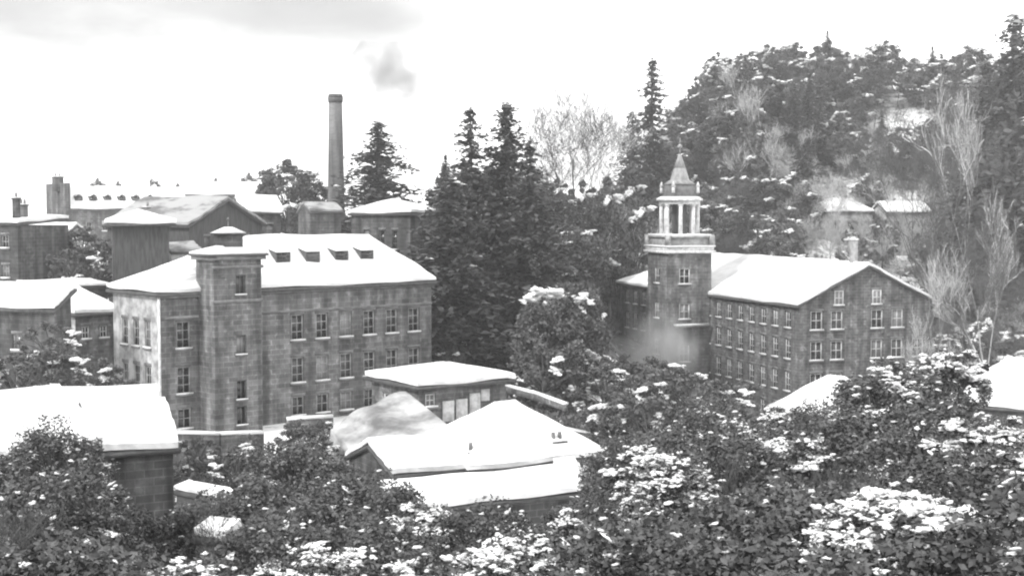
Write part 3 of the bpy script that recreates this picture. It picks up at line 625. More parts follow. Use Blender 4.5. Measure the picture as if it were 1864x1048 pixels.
def mk2(name, VF, m, VS):
    V = np.vstack([VF[0], VS[0]]); Fs = [tuple(f) for f in VF[1].tolist()]+[tuple(i+len(VF[0]) for i in f) for f in VS[1].tolist()]
    return mesh_np(name, V, Fs, [m, M['snow']], [0]*len(VF[1])+[1]*len(VS[1]))
PROTO = {}
def spruce_mesh(key, h, r, seed, snow=.15, dense=1.0, card=.7):
    rng = np.random.RandomState(seed); pts = []; siz = []; sn = []; br = []
    nw = int(26*dense)
    for k in range(nw):
        z = h*(.08+.90*(k/(nw-1))**.95); R = r*(1-z/h)**.72*rng.uniform(.82, 1.1)+.12; nb = int(6+5*(1-z/h))
        for _ in range(nb):
            a = rng.uniform(0, 2*pi); Rb = R*rng.uniform(.65, 1.18); m = max(3, int(10*Rb/r*dense)+2)
            t = np.linspace(.12, 1, m); dr = -.32*Rb*t**1.5+.10*Rb*t
            x, y, zz = t*Rb*cos(a), t*Rb*sin(a), z+dr
            p = np.stack([x, y, zz], -1)+rng.normal(0, .08*card, (m, 3)); pts.append(p); siz.append(np.full(m, card)*(1.15-.45*t)*(.55+.45*(1-z/h)))
            if rng.rand() < snow: i = rng.randint(m//2, m); sn.append(p[i:i+1]+[0, 0, .14]); 
            br.append(tube([(0, 0, z), (x[-1]*.9, y[-1]*.9, zz[-1])], [.05, .015], 3))
    pts.append(np.stack([np.zeros(8), np.zeros(8), np.linspace(h*.93, h*1.0, 8)], -1)); siz.append(np.full(8, card*.35))
    pts = np.vstack(pts); siz = np.concatenate(siz)
    c1 = cards(rng, pts, siz, .6, .55); c2 = cards(rng, pts+rng.normal(0, .12*card, pts.shape), siz*.9, .5, 0)
    c3 = cards(rng, pts*np.array([.8, .8, 1])+rng.normal(0, .18*card, pts.shape), siz, .6, .2)
    sn = np.vstack(sn) if sn else np.zeros((1, 3))
    s1 = cards(rng, np.repeat(sn, 3, 0)+rng.normal(0, .18, (3*len(sn), 3)), card*.7, .7, .85)
    tr = tube([(0, 0, -3), (0, 0, h*.5), (0, 0, h)], [r*.085+.05, r*.05+.02, .03], 8)
    PROTO[key] = dict(crown=mk2('crown', join([c1, c2, c3]), M['needle'], s1), trunk=mk('trunk', join([tr]+br), M['bark']))
def broad_mesh(key, shape, seed, ncl=60, per=90, leaf=.3, snow=.3, lump=.35, m='leaf', trunk_h=None, shell=.55, rc=.16, barkm='bark', squash=.75, ztop=None, flecks=0):
    """shape: list of ellipsoids (cx, cy, cz, rx, ry, rz); clumps of leaves through their volume"""
    rng = np.random.RandomState(seed); ctr = []; vol = np.array([e[3]*e[4]*e[5] for e in shape]); vol = vol/vol.sum()
    for _ in range(ncl):
        e = shape[rng.choice(len(shape), p=vol)]; d = rng.normal(0, 1, 3); d /= np.linalg.norm(d); rr = rng.uniform(shell, 1.0)**.6
        ctr.append((e[0]+d[0]*rr*e[3], e[1]+d[1]*rr*e[4], e[2]+d[2]*rr*e[5], (e[3]+e[5])/2))
    ctr = np.array(ctr); pts = []
    for c in ctr:
        n = int(per*rng.uniform(.6, 1.3)); d = rng.normal(0, 1, (n, 3)); d /= np.linalg.norm(d, axis=1)[:, None]; q_ = d*(rng.uniform(0, 1, (n, 1))**.45)*c[3]*rc*rng.uniform(.8, 1.5)
        q_[:, 2] *= squash; pts.append(c[:3]+q_)
    allp = np.vstack(pts); c1 = cards(rng, allp, leaf, .55, 0)
    # snow sits on the tops of the outer clumps
    sp_ = []; fl = []
    ph = rng.uniform(0, 6, 3); fld = np.array([sin(c[0]*1.5+ph[0])+sin(c[1]*1.4+ph[1])+sin(c[2]*1.7+ph[2])+rng.normal(0, 1.1) for c in ctr])
    cut = np.quantile(fld, 1-min(snow, .99))
    for c, pp, fv_ in zip(ctr, pts, fld):
        if (fv_ > cut) if ztop is None else c[2] > ztop:
            top = pp[pp[:, 2] > np.quantile(pp[:, 2], .70)]; k = max(1, int(len(top)*.28)); sel = top[rng.choice(len(top), k, replace=False)]; fl.append(sel+[0, 0, leaf*.2])
            for _ in range(5):
                st = top[rng.randint(len(top))]; a_ = rng.uniform(0, 2*pi); m_ = rng.randint(2, 7); tt = np.arange(m_)[:, None]*lump*.8
                sp_.append(st+tt*np.array([[cos(a_), sin(a_), rng.normal(-.15, .25)]])+rng.normal(0, lump*.22, (m_, 3))+[0, 0, leaf*.12])
    parts = []
    if not sp_: sp_ = [ctr[:1, :3]]; fl = [ctr[:1, :3]]
    if flecks:
        hi_ = allp[allp[:, 2] > np.quantile(allp[:, 2], .3)]; rad = np.hypot(hi_[:, 0], hi_[:, 1]); hi_ = hi_[(rad > np.quantile(rad, .45)) | (hi_[:, 2] > np.quantile(hi_[:, 2], .7))]
        fk = hi_[rng.choice(len(hi_), flecks, replace=False)]+[0, 0, leaf*.3]; sp_.append(fk); sp_.append(fk[::3]+rng.normal(0, lump*.5, fk[::3].shape))
    lv, lf_ = lumps(rng, np.vstack(sp_), lump, .4); 
    fv, ff = cards(rng, np.vstack(fl), leaf*1.1, .75, .8)
    ff3 = np.vstack([ff[:, [0, 1, 2]], ff[:, [0, 2, 3]]])
    snowm = join([(lv, lf_), (fv, ff3)])
    # trunk and limbs reaching the clumps
    zmin = min(e[2]-e[5] for e in shape); th_ = trunk_h if trunk_h is not None else max(.6, zmin)
    e0 = max(shape, key=lambda e: e[3]*e[4]*e[5]); big = e0[3]*.055+.05
    br = [tube([(0, 0, -3), (0, 0, th_*.6), (e0[0]*.5, e0[1]*.5, e0[2])], [big*1.2, big, big*.45], 8)]
    for c in ctr[rng.choice(len(ctr), min(40, len(ctr)), replace=False)]:
        s0 = np.array([e0[0]*.3, e0[1]*.3, min(th_+rng.uniform(0, .6)*(c[2]-th_), c[2])]) if c[2] > th_ else np.array([0, 0, th_*.6]); mid_ = (s0+c[:3])/2+[0, 0, .1*c[3]]
        br.append(tube([s0, mid_, c[:3]], [big*.35, big*.22, big*.08], 4))
    PROTO[key] = dict(crown=mk2('crown', c1, M[m], snowm), trunk=mk('trunk', join(br), M[barkm]))
def bare_mesh(key, h, spread, seed, levels=5, r0=.28, bark='bark', twigs=True, snowf=.5, rmin=.016):
    rng = np.random.RandomState(seed); tb = []; sn = []
    def grow(p, d, l, r, lv):
        n = 4; pts = [p]; rs = [r]
        for i in range(n):
            d = d+rng.normal(0, .13, 3)+np.array([0, 0, .04]); d /= np.linalg.norm(d); p = p+d*l/n; pts.append(p); rs.append(max(r*(1-.45*(i+1)/n), rmin))
        tb.append(tube(pts, rs, 6 if lv == 0 else (4 if lv < 3 else 3)))
        if lv > 0 and rng.rand() < snowf:
            pp = np.array(pts)+[0, 0, r*.7+.01]; sn.append(tube(pp, np.array(rs)*.75+.006, 3))
        if lv >= levels: return
        nb = rng.randint(3, 5)
        for i in range(nb):
            k = rng.randint(2, n+1) if lv > 0 else rng.randint(2, n+1); a = rng.uniform(0, 2*pi); t = rng.uniform(.35, .85)*spread
            side = np.array([cos(a), sin(a), .25]); nd_ = d*(1-t*.5)+side*t; nd_ /= np.linalg.norm(nd_)
            grow(pts[k], nd_, l*rng.uniform(.55, .8), max(rs[k]*.62, rmin), lv+1)
    grow(np.array([0, 0, -1.0]), np.array([0, 0, 1.0]), h*.42, r0, 0)
    PROTO[key] = dict(crown=mk2('branches', join(tb[1:]), M[bark], join(sn or [tube([(0, 0, -.9), (0, 0, -.8)], [.05, .05], 3)])), trunk=mk('trunk', tb[0], M[bark]))
def plant(key, name, label, cat, x, y, s=1.0, rz=0, z=None, group=None, sz=None, tilt=0):
    pr = PROTO[key]; z = float(H(x, y))-.1 if z is None else z
    o = thing(name, label, cat, (x, y, z), rz, group); o.scale = (s, s, sz or s)
    if tilt: o.rotation_euler = (tilt, tilt*.5, rz)
    link('trunk', pr['trunk'], o, (0, 0, 0)); c_ = link(pr['crown'].name.split('.')[0], pr['crown'], o, (0, 0, 0))
    return o
def plant_px(key, name, label, cat, px, py_top, Y, H0, group=None, rz=0, **kw):
    """tree whose tip stands at (px, py_top), distance Y; H0 = prototype height"""
    x = xat(px, Y); z = float(H(x, Y))-.1; ht = zat(py_top, Y)-z
    ws = kw.pop('ws', 1.0); s = ht/H0
    return plant(key, name, label, cat, x, Y, s*ws, rz, z, group, sz=s)

spruce_mesh('spruce_a', 20, 5.6, 11, .04, 1.25, .95); spruce_mesh('spruce_b', 20, 4.6, 12, .05, 1.2, .85); spruce_mesh('spruce_c', 20, 7.6, 13, .03, 1.35, 1.1)
broad_mesh('round_a', [(0, 0, 6.2, 3.6, 3.6, 4.6)], 21, 95, 100, .42, .05, .3, 'scrub', 2.0)
broad_mesh('round_b', [(0, 0, 5.6, 4.2, 3.8, 3.6), (1.6, .5, 8.0, 2.4, 2.4, 2.4)], 22, 100, 100, .42, .04, .3, 'leaf', 2.0)
broad_mesh('round_c', [(-1, 0, 6, 3.2, 3, 4.2), (1.8, .5, 5, 2.6, 2.6, 3.4)], 23, 95, 100, .42, .1, .32, 'scrub', 2.0)
bare_mesh('bare_a', 14, 1.0, 31, 6, .2, 'bark', snowf=.0, rmin=.008); bare_mesh('bare_b', 14, .85, 32, 6, .13, 'palebark', snowf=.15, rmin=.011); bare_mesh('bare_c', 14, 1.1, 33, 6, .13, 'bark', snowf=.0, rmin=.007)
rng = np.random.RandomState(7); R_ = random.Random(5)

# tall conifers right of the left mill
for px, py, Y, key, ws, lab in (
    (857, 196, 150, 'spruce_b', 1.15, 'slender dark spruce with lone spiky tip, leftmost of the pair above the river bank'),
    (922, 188, 156, 'spruce_c', 1.15, 'massive dark spruce with broad shoulders and blunt top beside the slender one'),
    (965, 262, 148, 'spruce_a', 1.2, 'shorter dark spruce filling the right flank of the massive one'),
    (826, 325, 143, 'spruce_c', 1.3, 'squat dark spruce at the left foot of the slender one, next to the mill roof'),
    (806, 345, 147, 'spruce_c', 1.5, 'low narrow spruce edging the white gap by the mill roof'),
    (1185, 106, 268, 'spruce_b', 1.0, 'tall thin spruce standing alone against sky at left end of the wooded hill'),
    (1150, 205, 262, 'spruce_a', 1.15, 'ragged spruce on left shoulder of the wooded hill'),
    (1840, 28, 232, 'spruce_c', 1.0, 'very tall spruce towering over the hill at the right edge'),
    (1790, 112, 240, 'spruce_a', 1.1, 'spruce just left of the towering one near the right edge'),
    (690, 222, 200, 'spruce_c', 1.05, 'spreading conifer right of the factory chimney')):
    plant_px(key, 'spruce_tree', lab, 'tree', px, py, Y, 20, 'dark conifers', rz=R_.uniform(0, 6), ws=ws*(1.5 if Y == 200 else 1.0))
# grey bushy tree left of the chimney
plant_px('round_a', 'bushy_tree', 'bushy grey tree left of the factory chimney', 'tree', 527, 283, 214, 11.2, 'trees in the town', ws=1.0)
plant_px('round_c', 'bushy_tree', 'smaller grey tree between the bushy one and the factory chimney', 'tree', 578, 318, 216, 10.6, 'trees in the town', ws=1.0)
for px, py, Y, lab in ((182, 322, 300, 'small pale tree above the left of the terrace roof'), (219, 328, 300, 'small pale tree above the middle of the terrace roof'), (287, 318, 290, 'wide low pale tree above the right of the terrace roof'), (396, 322, 300, 'pale tree behind the far warehouse roof'), (456, 312, 290, 'pale tree left of the bushy grey one')):
    plant_px('round_a' if px != 287 else 'round_c', 'distant_tree', lab, 'tree', px, py, Y, 11, 'faint trees on the town skyline', ws=.55)
for px, py, Y, lab in ((1005, 325, 204, 'dark bushy tree right below the small twiggy bare tree'), (1048, 330, 208, 'dark bushy tree at the foot of the bare leafless tree'), (1090, 325, 214, 'dark bushy tree between the bare leafless tree and the hill foot'), (1128, 305, 226, 'dark bushy tree at the hill foot left of the belfry'), (1150, 345, 216, 'dark bushy tree behind the belfry left side')):
    plant_px('round_b', 'bushy_tree', lab, 'tree', px, py, Y, 10.4, 'dark bushy trees between conifers and belfry', ws=.75)
# bare trees
for px, py, Y, key, ws, lab, g_ in (
    (1062, 205, 215, 'bare_a', 1.0, 'bare leafless tree with thin spreading twigs against the sky, left of the wooded hill', None),
    (1020, 262, 205, 'bare_c', .9, 'small twiggy bare tree right of the massive spruce', None),
    (1110, 262, 222, 'bare_b', .9, 'frosted bare tree at the left foot of the wooded hill', None),
    (1805, 262, 165, 'bare_b', .42, 'snow frosted bare tree with white upper limbs near the right edge', None),
    (1762, 360, 158, 'bare_c', .5, 'thin frosted tree left of the white limbed one', None),
    (1685, 520, 150, 'bare_b', .55, 'frosted tree half hiding the right end of the long mill gable', None),
    (1512, 345, 246, 'bare_b', .7, 'frosted tree in front of the left side of the hill villa', None), (1560, 352, 244, 'bare_b', .7, 'frosted tree in front of the right side of the hill villa', None),
    (1640, 350, 246, 'bare_b', .7, 'frosted tree in front of the second pale hill house', None), (1690, 360, 248, 'bare_b', .7, 'frosted tree at right corner of the second pale hill house', None),
    (1846, 450, 150, 'bare_c', .5, 'low frosted tree at right edge above the snowy barn', None),
    (1722, 235, 205, 'bare_a', .7, 'bare dark tree on the hill below the snowy clearing', None),
    (1420, 72, 300, 'bare_c', .8, 'twiggy bare tree crowning the highest part of the hill skyline', None),
    (1345, 140, 285, 'bare_b', .7, 'pale stemmed bare tree on hill skyline left of the twiggy crown', None),
    (1560, 90, 300, 'bare_c', .8, 'bare tree on hill skyline right of the twiggy crown', None),
    (1395, 190, 262, 'bare_b', .7, 'pale stemmed bare tree low on the dark wooded slope', None),
    (770, 425, 172, 'bare_c', .8, 'small bare tree in the white gap beside the left mill roof', None)):
    plant_px(key, 'bare_tree', lab, 'tree', px, py, Y, 12.2, 'leafless trees', rz=R_.uniform(0, 6), ws=ws)

# big rounded evergreen with a snowy dome beside the river
broad_mesh('dome', [(0, 0, 5.6, 4.0, 4.0, 5.4)], 41, 150, 110, .42, .1, .4, 'leaf', 1.0, shell=.8, rc=.2)
plant_px('dome', 'domed_tree', 'rounded evergreen with a dark arching side, right one of two by the river', 'tree', 1045, 520, 134, 11, 'rounded evergreens by the river', ws=.8)
broad_mesh('dome_snow', [(0, 0, 5.2, 3.4, 3.4, 5.0)], 42, 150, 110, .42, .75, .5, 'scrub', 1.0, shell=.8, rc=.2, ztop=9.6)
plant_px('dome_snow', 'domed_tree', 'rounded grey evergreen with thick snow dome, left one of two by the river', 'tree', 1000, 530, 131, 10.4, 'rounded evergreens by the river', ws=.85)

# wooded hill and wooded river bank
placed = []
def scatter(n, box, kinds, name, label, group, hmin, hmax, mind, reject=None, seed=1):
    rg = np.random.RandomState(seed); c = 0; tries = 0
    while c < n and tries < n*40:
        tries += 1; px = rg.uniform(box[0], box[1]); Y = rg.uniform(box[2], box[3]); x = xat(px, Y)
        if any((x-a)**2+(Y-b)**2 < mind**2 for a, b in placed): continue
        if reject and reject(px, Y, x): continue
        placed.append((x, Y)); k = kinds[rg.randint(len(kinds))]; h0 = 20 if k.startswith('spruce') else (12.2 if k.startswith('bare') else 10.8)
        hh = rg.uniform(hmin, hmax)*(1.25 if k.startswith('spruce') else 1); s = hh/h0
        lb_ = label[0] if k.startswith('spruce') else (label[2] if k.startswith('bare') else label[1])
        plant(k, {'s': 'spruce_tree', 'r': 'woodland_tree', 'b': 'bare_tree'}[k[0]], lb_, 'tree', x, Y, s*rg.uniform(.9, 1.25), rg.uniform(0, 6.3), None, group+(' (conifers)' if k[0] == 's' else ' (leafy)' if k[0] == 'r' else ' (leafless)'), sz=s); c += 1
def gap(px, Y, x):
    if 1425 < px < 1690 and 212 < Y < 262: return rng.rand() < .93
    if px > 1400 and Y < 292 and rng.rand() < .62: return True
    z = float(H(x, Y)); d = Y; py = 380-z*F/d
    if 1590 < px < 1705 and 205 < py < 300: return True
    if 1500 < px < 1560 and 210 < py < 260: return True
    if 1420 < px < 1690 and 350 < py < 470: return rng.rand() < .8
    if px > 1380 and Y < 212 and px < 1720: return True
    return False
HL = ['dark spruce in the wood that covers the hill above the long mill', 'bushy tree in the wood that covers the hill above the long mill', 'leafless tree in the wood that covers the hill above the long mill']
scatter(135, (1150, 1900, 268, 330), ['round_a', 'round_c', 'round_b', 'spruce_a', 'bare_c'], 'tree', HL, 'trees on the hill above the long mill', 8.5, 12, 3.0, gap, 2)
scatter(95, (1130, 1900, 222, 268), ['round_a', 'round_c', 'bare_c', 'spruce_a', 'round_a'], 'tree', HL, 'trees on the hill above the long mill', 7.5, 11, 3.3, gap, 3)
scatter(14, (1128, 1212, 232, 275), ['spruce_a', 'spruce_c', 'round_b'], 'tree', ['dark spruce on the left shoulder of the wooded hill', 'bushy tree on the left shoulder of the wooded hill', ''], 'trees on the left shoulder of the hill', 7.5, 11, 2.6, None, 12)
scatter(9, (1070, 1150, 225, 285), ['round_a', 'round_b', 'spruce_a'], 'tree', ['dark spruce on the left shoulder of the wooded hill', 'bushy tree on the left shoulder of the wooded hill', ''], 'trees on the left shoulder of the hill', 5, 8, 3, None, 15)
scatter(60, (1400, 1890, 205, 300), ['bare_b', 'bare_b', 'bare_c'], 'tree', ['', '', 'leafless frosted tree on the paler open slope of the hill'], 'frosted trees on the open slope', 6, 10, 1.8, lambda px, Y, x: px < 1700 and Y < 212, 16)
BL = ['dark spruce in the thicket on the river bank between the two mills', 'bushy tree in the thicket on the river bank between the two mills', 'leafless tree in the thicket on the river bank between the two mills']
scatter(34, (800, 1062, 160, 222), ['round_b', 'spruce_a', 'round_b', 'round_a'], 'tree', BL, 'trees on the bank between the mills', 8, 11, 3.6, lambda px, Y, x: Y < 168 and px < 850, 4)
scatter(16, (805, 1045, 136, 160), ['round_b', 'round_c', 'round_a'], 'tree', BL, 'trees on the bank between the mills', 4, 6, 2.6, lambda px, Y, x: 830 < px < 970 and Y < 153, 5)
SL = ['dark spruce beside the gable end of the long mill', 'bushy snow flecked tree beside the gable end of the long mill', 'leafless frosted tree beside the gable end of the long mill']
scatter(22, (1690, 1900, 168, 222), ['round_c', 'bare_c', 'round_b', 'spruce_a', 'bare_c', 'round_c'], 'tree', SL, 'trees right of the long mill', 7, 10, 3.4, None, 6)

def undergrowth():
    rg = np.random.RandomState(9); n = 90000
    px = rg.uniform(780, 1990, n); Y = 1/rg.uniform(1/345., 1/136., n); x = (px-932)/2560*Y; z = H(x, Y)
    pyy = 380-z*2560/Y
    keep = ~((px > 1400) & (px < 1700) & (Y > 230) & (Y < 262) & (rg.rand(n) < .8)) & ~((px > 1590) & (px < 1705) & (pyy > 190) & (pyy < 300)) & ~((px > 1500) & (px < 1560) & (pyy > 185) & (pyy < 250)) & ~((x > 47) & (Y < 212))
    sd = (x-A2[0])*fo[0]+(Y-A2[1])*fo[1]; ln = (x-A2[0])*f1[0]+(Y-A2[1])*f1[1]
    keep &= ~((sd < 7) & (sd > -20) & (ln > -2) & (ln < L2+1)); keep &= ~((px > 1085) & (px < 1300) & (Y < 212)); keep &= (x > -6) & ~((px > 830) & (px < 970) & (Y < 156))
    nz_ = np.sin(x*.5+1.3*np.sin(Y*.31))*np.sin(Y*.43+1.1*np.sin(x*.27)); keep &= (nz_ > -.55) & ~((px > 1380) & (rg.rand(n) < .5))
    x, Y, z = x[keep], Y[keep], z[keep]; m = len(x)
    P0 = np.stack([x, Y, z+rg.uniform(0, 1, m)**1.6*2.2*(.5+.5*(nz_[keep]+1)/2)], -1)
    V, Fq = cards(rg, P0, .62, .6, 0)
    o = link('undergrowth', mesh_np('undergrowth', V, Fq, [M['scrub']])); tag(o, 'tangled dark undergrowth covering the river bank and wooded hill', 'undergrowth', kind='stuff')
undergrowth()
# shrubs around buildings
broad_mesh('shrub', [(0, 0, 1.5, 1.8, 1.8, 1.5)], 51, 40, 80, .2, .14, .12, 'leaf', .4)
def shrub_px(px, py, Y, s, lab, grp): 
    p = P(px, py, Y); plant('shrub', 'shrub', lab, 'shrub', p[0], p[1], s, R_.uniform(0, 6), float(p[2])-1.4*s, grp)
for px, py, Y, s in ((95, 480, 160, 2.2), (150, 478, 158, 2.4), (185, 490, 150, 2.0), (130, 505, 146, 1.8), (90, 640, 100, 1.3)): shrub_px(px, py, Y, s, 'dark shrub on the terraced slope between the white cottage and the gabled house', 'shrubs on the terraced slope')
for px, py, Y, s in ((40, 705, 92, 1.5), (90, 700, 90, 1.4), (130, 690, 94, 1.2), (190, 700, 96, 1.1)): shrub_px(px, py, Y, s, 'snow dusted shrub behind the foreground roofs at lower left', 'shrubs behind the foreground roofs')
for px, py, Y, s in ((1130, 700, 150, 2.0), (1190, 705, 146, 2.0), (1090, 740, 135, 2.2), (1240, 720, 142, 1.8)): shrub_px(px, py, Y, s, 'snow tipped shrub at foot of the bell tower', 'shrubs at foot of the bell tower')
for px, py, Y, s in ((350, 880, 90, 1.1), (430, 870, 92, 1.2), (500, 850, 94, 1.2), (560, 820, 95, 1.1), (545, 800, 109, 1.0), (590, 796, 108, .9), (360, 830, 100, .9), (455, 828, 101, .9)): shrub_px(px, py, Y, s, 'shrub on the bank below the snow topped retaining wall', 'shrubs below the retaining wall')

for px, py, Y, s in ((1105, 720, 118, 1.7), (1150, 740, 110, 1.5), (1200, 735, 116, 1.8), (1255, 740, 112, 1.6), (1310, 748, 108, 1.5), (1120, 775, 98, 1.4), (1180, 785, 96, 1.5), (1350, 745, 116, 1.5)): shrub_px(px, py, Y, s, 'dark shrub in the hollow between the wide house and the long mill', 'shrubs in the hollow')
for px, py, Y, s in ((990, 690, 126, 1.9), (1050, 690, 128, 2.2), (1010, 655, 140, 2)): shrub_px(px, py, Y, s, 'dark shrub behind the low square house at foot of the rounded evergreens', 'shrubs behind the low square house')
def brambles():
    rg = np.random.RandomState(19); out = []
    for (a, b, y0, y1, n) in ((300, 640, 70, 103, 16000), (1040, 1500, 84, 140, 24000), (800, 1060, 112, 136, 12000), (60, 235, 126, 160, 9000)):
        px = rg.uniform(a, b, n); Y = rg.uniform(y0, y1, n); x = (px-932)/2560*Y; q2 = np.sin(x*.8+2*np.sin(Y*.4))*np.sin(Y*.7+1.5*np.sin(x*.5))
        k = q2 > -.5; x, Y, q2 = x[k], Y[k], q2[k]; out.append(np.stack([x, Y, H(x, Y)+rg.uniform(0, 1, len(x))**1.5*1.3*(.6+.4*q2)], -1))
    V, Fq = cards(rg, np.vstack(out), .42, .6, 0)
    o = link('brambles', mesh_np('brambles', V, Fq, [M['leaf']])); tag(o, 'low dark brambles poking through snow between the houses', 'brambles', kind='stuff')
brambles()
# foreground evergreens heavy with snow
broad_mesh('fore_a', [(0, 0, 3.4, 2.6, 2.4, 3.0)], 61, 120, 150, .17, .10, .09, 'leaf', .8, shell=.5, rc=.2, flecks=130)
broad_mesh('fore_b', [(-.6, 0, 3.2, 2.4, 2.4, 2.8), (1.2, .3, 4.2, 1.7, 1.7, 1.9)], 62, 125, 150, .17, .26, .11, 'leaf', .8, shell=.5, rc=.19, flecks=210)
broad_mesh('fore_c', [(0, 0, 3.0, 3.0, 2.6, 2.6)], 63, 130, 150, .18, .03, .09, 'leaf', .8, shell=.5, rc=.2, flecks=45)
broad_mesh('fore_d', [(0, 0, 3.2, 2.6, 2.6, 2.8)], 64, 120, 150, .17, .62, .12, 'leaf', .8, shell=.5, rc=.2, flecks=330)
bare_mesh('fore_twig', 7, 1.0, 65, 6, .045, 'palebark', snowf=.05, rmin=.008)
def fore(px, py_top, Y, key, lab, grp, ws=1.0, H0=6.2):
    x = xat(px, Y); zt = zat(py_top, Y); s = 1.0*ws
    plant(key, 'evergreen_shrub' if key != 'fore_twig' else 'twiggy_bush', lab, 'shrub', x, Y, s, R_.uniform(0, 6), zt-H0*s, grp)
G1, G2, G3 = 'evergreens along the bottom right', 'evergreens along the bottom middle', 'evergreens at the bottom left'
lr = {'fore_a': 'dark evergreen shrub with scattered snow in the big mass at bottom right', 'fore_b': 'evergreen shrub with many snow patches in the big mass at bottom right', 'fore_c': 'almost snowless dark evergreen in the big mass at bottom right', 'fore_d': 'evergreen thickly covered with snow in the big mass at bottom right'}
for px, py, Y, k, ws in ((1660, 640, 62, 'fore_b', 1.1), (1560, 735, 52, 'fore_c', 1.1), (1715, 628, 74, 'fore_b', 1.0), (1700, 740, 48, 'fore_a', 1.0), (1440, 780, 50, 'fore_b', .9), (1330, 790, 46, 'fore_a', 1.0), (1235, 800, 52, 'fore_b', 1.0), (1250, 765, 56, 'fore_c', 1.0),
    (1215, 815, 42, 'fore_d', .6), (1320, 880, 34, 'fore_c', 1.0), (1430, 860, 34, 'fore_c', 1.0), (1540, 850, 32, 'fore_c', 1.0), (1650, 880, 28, 'fore_d', .75), (1740, 840, 36, 'fore_a', 1.0), (1590, 900, 26, 'fore_d', .5), (1850, 770, 42, 'fore_b', 1.1),
    (1150, 925, 34, 'fore_c', .8), (1240, 960, 24, 'fore_a', .8), (1400, 950, 23, 'fore_c', .9), (1560, 960, 21, 'fore_c', .85), (1740, 905, 23, 'fore_d', .75), (1860, 930, 21, 'fore_a', .9), (1790, 745, 70, 'fore_b', 1.0), (1600, 690, 75, 'fore_a', 1.2), (1480, 745, 68, 'fore_a', 1.0), (1370, 740, 75, 'fore_b', 1.0), (1280, 745, 80, 'fore_a', 1.1), (1850, 850, 60, 'fore_a', 1.2)):
    fore(px, py, Y, k, lr[k], G1+' '+k[-1], ws)
lm = {'fore_a': 'dark evergreen shrub with a few snow spots below the snowy shed roof', 'fore_b': 'snow speckled evergreen shrub below the snowy shed roof', 'fore_c': 'plain dark evergreen shrub below the retaining wall', 'fore_d': 'snow laden evergreen along the bottom edge below the shed roof'}
for px, py, Y, k, ws in ((545, 790, 66, 'fore_c', 1.1), (620, 850, 60, 'fore_c', .9), (470, 850, 60, 'fore_c', 1.2), (700, 880, 50, 'fore_a', .9), (560, 890, 46, 'fore_c', 1.0), (780, 925, 46, 'fore_b', .8), (880, 930, 42, 'fore_a', .8), (980, 930, 46, 'fore_b', .7), (1050, 925, 50, 'fore_a', .7), (1120, 850, 66, 'fore_c', .9), (1130, 800, 72, 'fore_a', .8), (660, 960, 34, 'fore_a', .8), (800, 985, 30, 'fore_b', .7), (920, 985, 28, 'fore_d', .6), (1040, 965, 30, 'fore_b', .75), (1120, 990, 25, 'fore_a', .8), (480, 960, 36, 'fore_a', .8), (570, 985, 30, 'fore_d', .6), (420, 890, 52, 'fore_c', .9)):
    fore(px, py, Y, k, lm[k], G2+' '+k[-1], ws)
ll = {'fore_a': 'dark evergreen with sparse snow in the bottom left corner', 'fore_b': 'snow flecked evergreen in front of the foreground cottage wall', 'fore_c': 'plain dark evergreen in the bottom left corner', 'fore_d': 'snow laden bush in front of the broad roof at the left edge'}
for px, py, Y, k, ws in ((30, 850, 40, 'fore_c', 1.1), (90, 780, 48, 'fore_a', .8), (110, 870, 38, 'fore_a', .8), (60, 790, 52, 'fore_d', .6), (250, 1005, 34, 'fore_c', .8), (110, 950, 28, 'fore_c', .9), (330, 1000, 30, 'fore_b', .7), (20, 960, 26, 'fore_c', .9), (195, 905, 50, 'fore_c', .7), (335, 905, 52, 'fore_c', .8)):
    fore(px, py, Y, k, ll[k], G3+' '+k[-1], ws)
bare_mesh('fore_bare', 7, 1.0, 66, 6, .045, 'bark', snowf=.0, rmin=.007)
for px, py, Y, lab in ((1120, 845, 44, 'dark leafless bush poking out left of the big evergreen mass'), (1385, 800, 40, 'dark leafless bush amid the evergreens below the roadside house'), (1640, 800, 38, 'dark leafless bush amid the evergreens left of the snowy barn'), (700, 930, 36, 'dark leafless bush below the left end of the shed roof'), (90, 860, 34, 'dark leafless bush by the left edge below the broad roof'), (420, 880, 44, 'dark leafless bush beside the tiny hut')):
    x = xat(px, Y); plant('fore_bare', 'leafless_bush', lab, 'shrub', x, Y, 1.0, R_.uniform(0, 6), zat(py, Y)-6.3, 'dark leafless bushes')
for px, py, Y, lab in ((170, 800, 48, 'pale twiggy bush in front of the foreground cottage'),):
    fore(px, py, Y, 'fore_twig', lab, 'twiggy bushes', 1.0, 6.3)

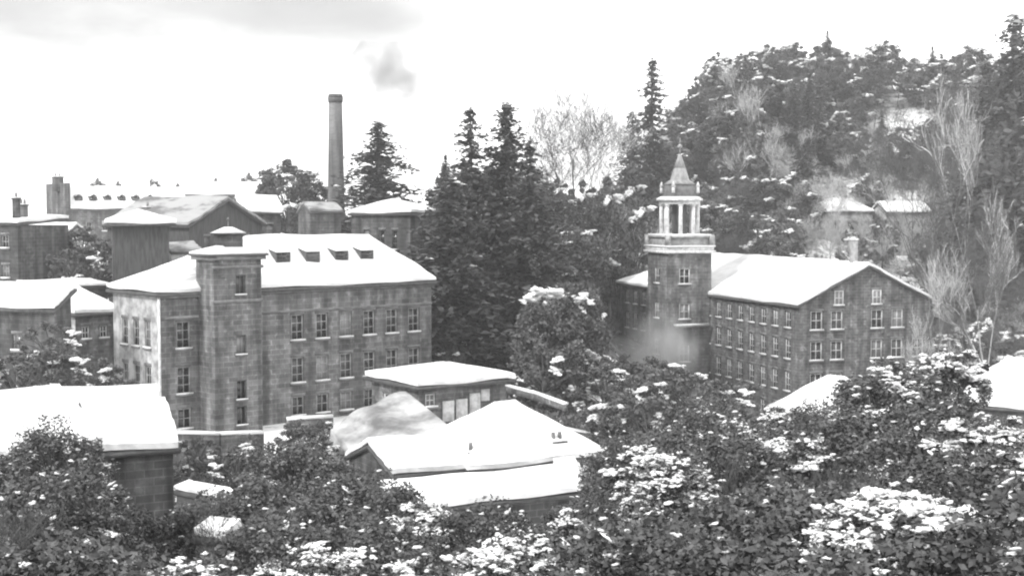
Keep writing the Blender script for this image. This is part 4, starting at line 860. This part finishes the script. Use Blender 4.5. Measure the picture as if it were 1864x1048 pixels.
# ------------------------------------------------------------------ smoke and steam
def vol(name, label, cat, blobs, dens, albedo, nscale, seed, floor=.1, shape=None):
    rng = np.random.RandomState(seed); V0, F0 = ico(3); V = []; Fs = []; k = 0
    c0 = np.mean([b[:3] for b in blobs], 0) if blobs else shape[0].mean(0)
    if shape: V.append(shape[0]-c0); Fs.append(shape[1])
    for b in blobs:
        v = V0*np.array(b[3:6])+np.array(b[:3])-c0; V.append(v); Fs.append(F0+k); k += len(v)
    m = bpy.data.materials.new(name); m.use_nodes = True; t = m.node_tree; t.nodes.remove(t.nodes['Principled BSDF'])
    pv = t.nodes.new('ShaderNodeVolumePrincipled'); pv.inputs['Color'].default_value = grey(albedo)
    co = t.nodes.new('ShaderNodeTexCoord'); n = t.nodes.new('ShaderNodeTexNoise'); n.inputs['Scale'].default_value = nscale; n.inputs['Detail'].default_value = 3
    t.links.new(co.outputs['Object'], n.inputs['Vector'])
    Va = np.vstack(V); lo, hi = Va.min(0), Va.max(0); mid_ = (lo+hi)/2; hs = (hi-lo)/2
    mpp = t.nodes.new('ShaderNodeMapping'); mpp.inputs['Scale'].default_value = tuple(1/hs); mpp.inputs['Location'].default_value = tuple(-mid_/hs); t.links.new(co.outputs['Object'], mpp.inputs[0])
    ln = t.nodes.new('ShaderNodeVectorMath'); ln.operation = 'LENGTH'; t.links.new(mpp.outputs[0], ln.inputs[0])
    fall = mr(t, ln.outputs['Value'], .1, .95, 1, 0) if not shape else mth(t, 'ADD', 1.0, mr(t, mpp.outputs[0], -1, -.3, 3.0, 0))
    t.links.new(mth(t, 'MULTIPLY', fall, mr(t, n.outputs['Fac'], .3 if not shape else .36, .7 if not shape else .62, floor*dens, dens)), pv.inputs['Density']); t.links.new(pv.outputs[0], t.nodes['Material Output'].inputs['Volume'])
    o = link(name, mesh_np(name, np.vstack(V), np.vstack(Fs), [m]), None, tuple(c0)); tag(o, label, cat, kind='stuff')
def pb(px, py, Y, rx, ry, rz): p = P(px, py, Y); return (p[0], p[1], p[2], rx, ry, rz)
pth = [P(614, 168, 210), P(622, 158, 210), P(640, 140, 210.5), P(668, 122, 211), P(700, 128, 211.5), P(728, 152, 212), P(748, 190, 212), P(756, 205, 212)]
tv, tf = tube(pth, [.8, 1.2, 2.4, 4.0, 4.8, 4.4, 2.6, .4], 20); n0 = len(pth)-1
tf = np.vstack([np.stack([tf[:, 0], tf[:, 1], tf[:, 2]], -1), np.stack([tf[:, 0], tf[:, 2], tf[:, 3]], -1), [(0, k+1, k) for k in range(1, 19)], [(n0*20, n0*20+k, n0*20+k+1) for k in range(1, 19)]])
vol('smoke', 'thin grey smoke drifting right from the factory chimney top', 'smoke', [], .22, .40, .24, 8, .2, (tv, tf))
vol('steam', 'pale steam rising against the foot of the bell tower', 'steam', [pb(1205, 645, 168, 6.0, 4.5, 6.5)], .5, .98, .4, 2, .25)

# haze: even thin winter air
hb = MB(); hb.box(-6300, 6300, -70, 9300, -60, 60); hm = bpy.data.materials.new('haze'); hm.use_nodes = True; t = hm.node_tree; t.nodes.remove(t.nodes['Principled BSDF'])
pv = t.nodes.new('ShaderNodeVolumePrincipled'); pv.inputs['Color'].default_value = grey(.95); pv.inputs['Density'].default_value = .00038; pv.inputs['Anisotropy'].default_value = .2
t.links.new(pv.outputs[0], t.nodes['Material Output'].inputs['Volume'])
HAZE = True
if HAZE: tag(hb.build('haze', hm), 'thin pale winter haze in the air', 'haze', kind='stuff')
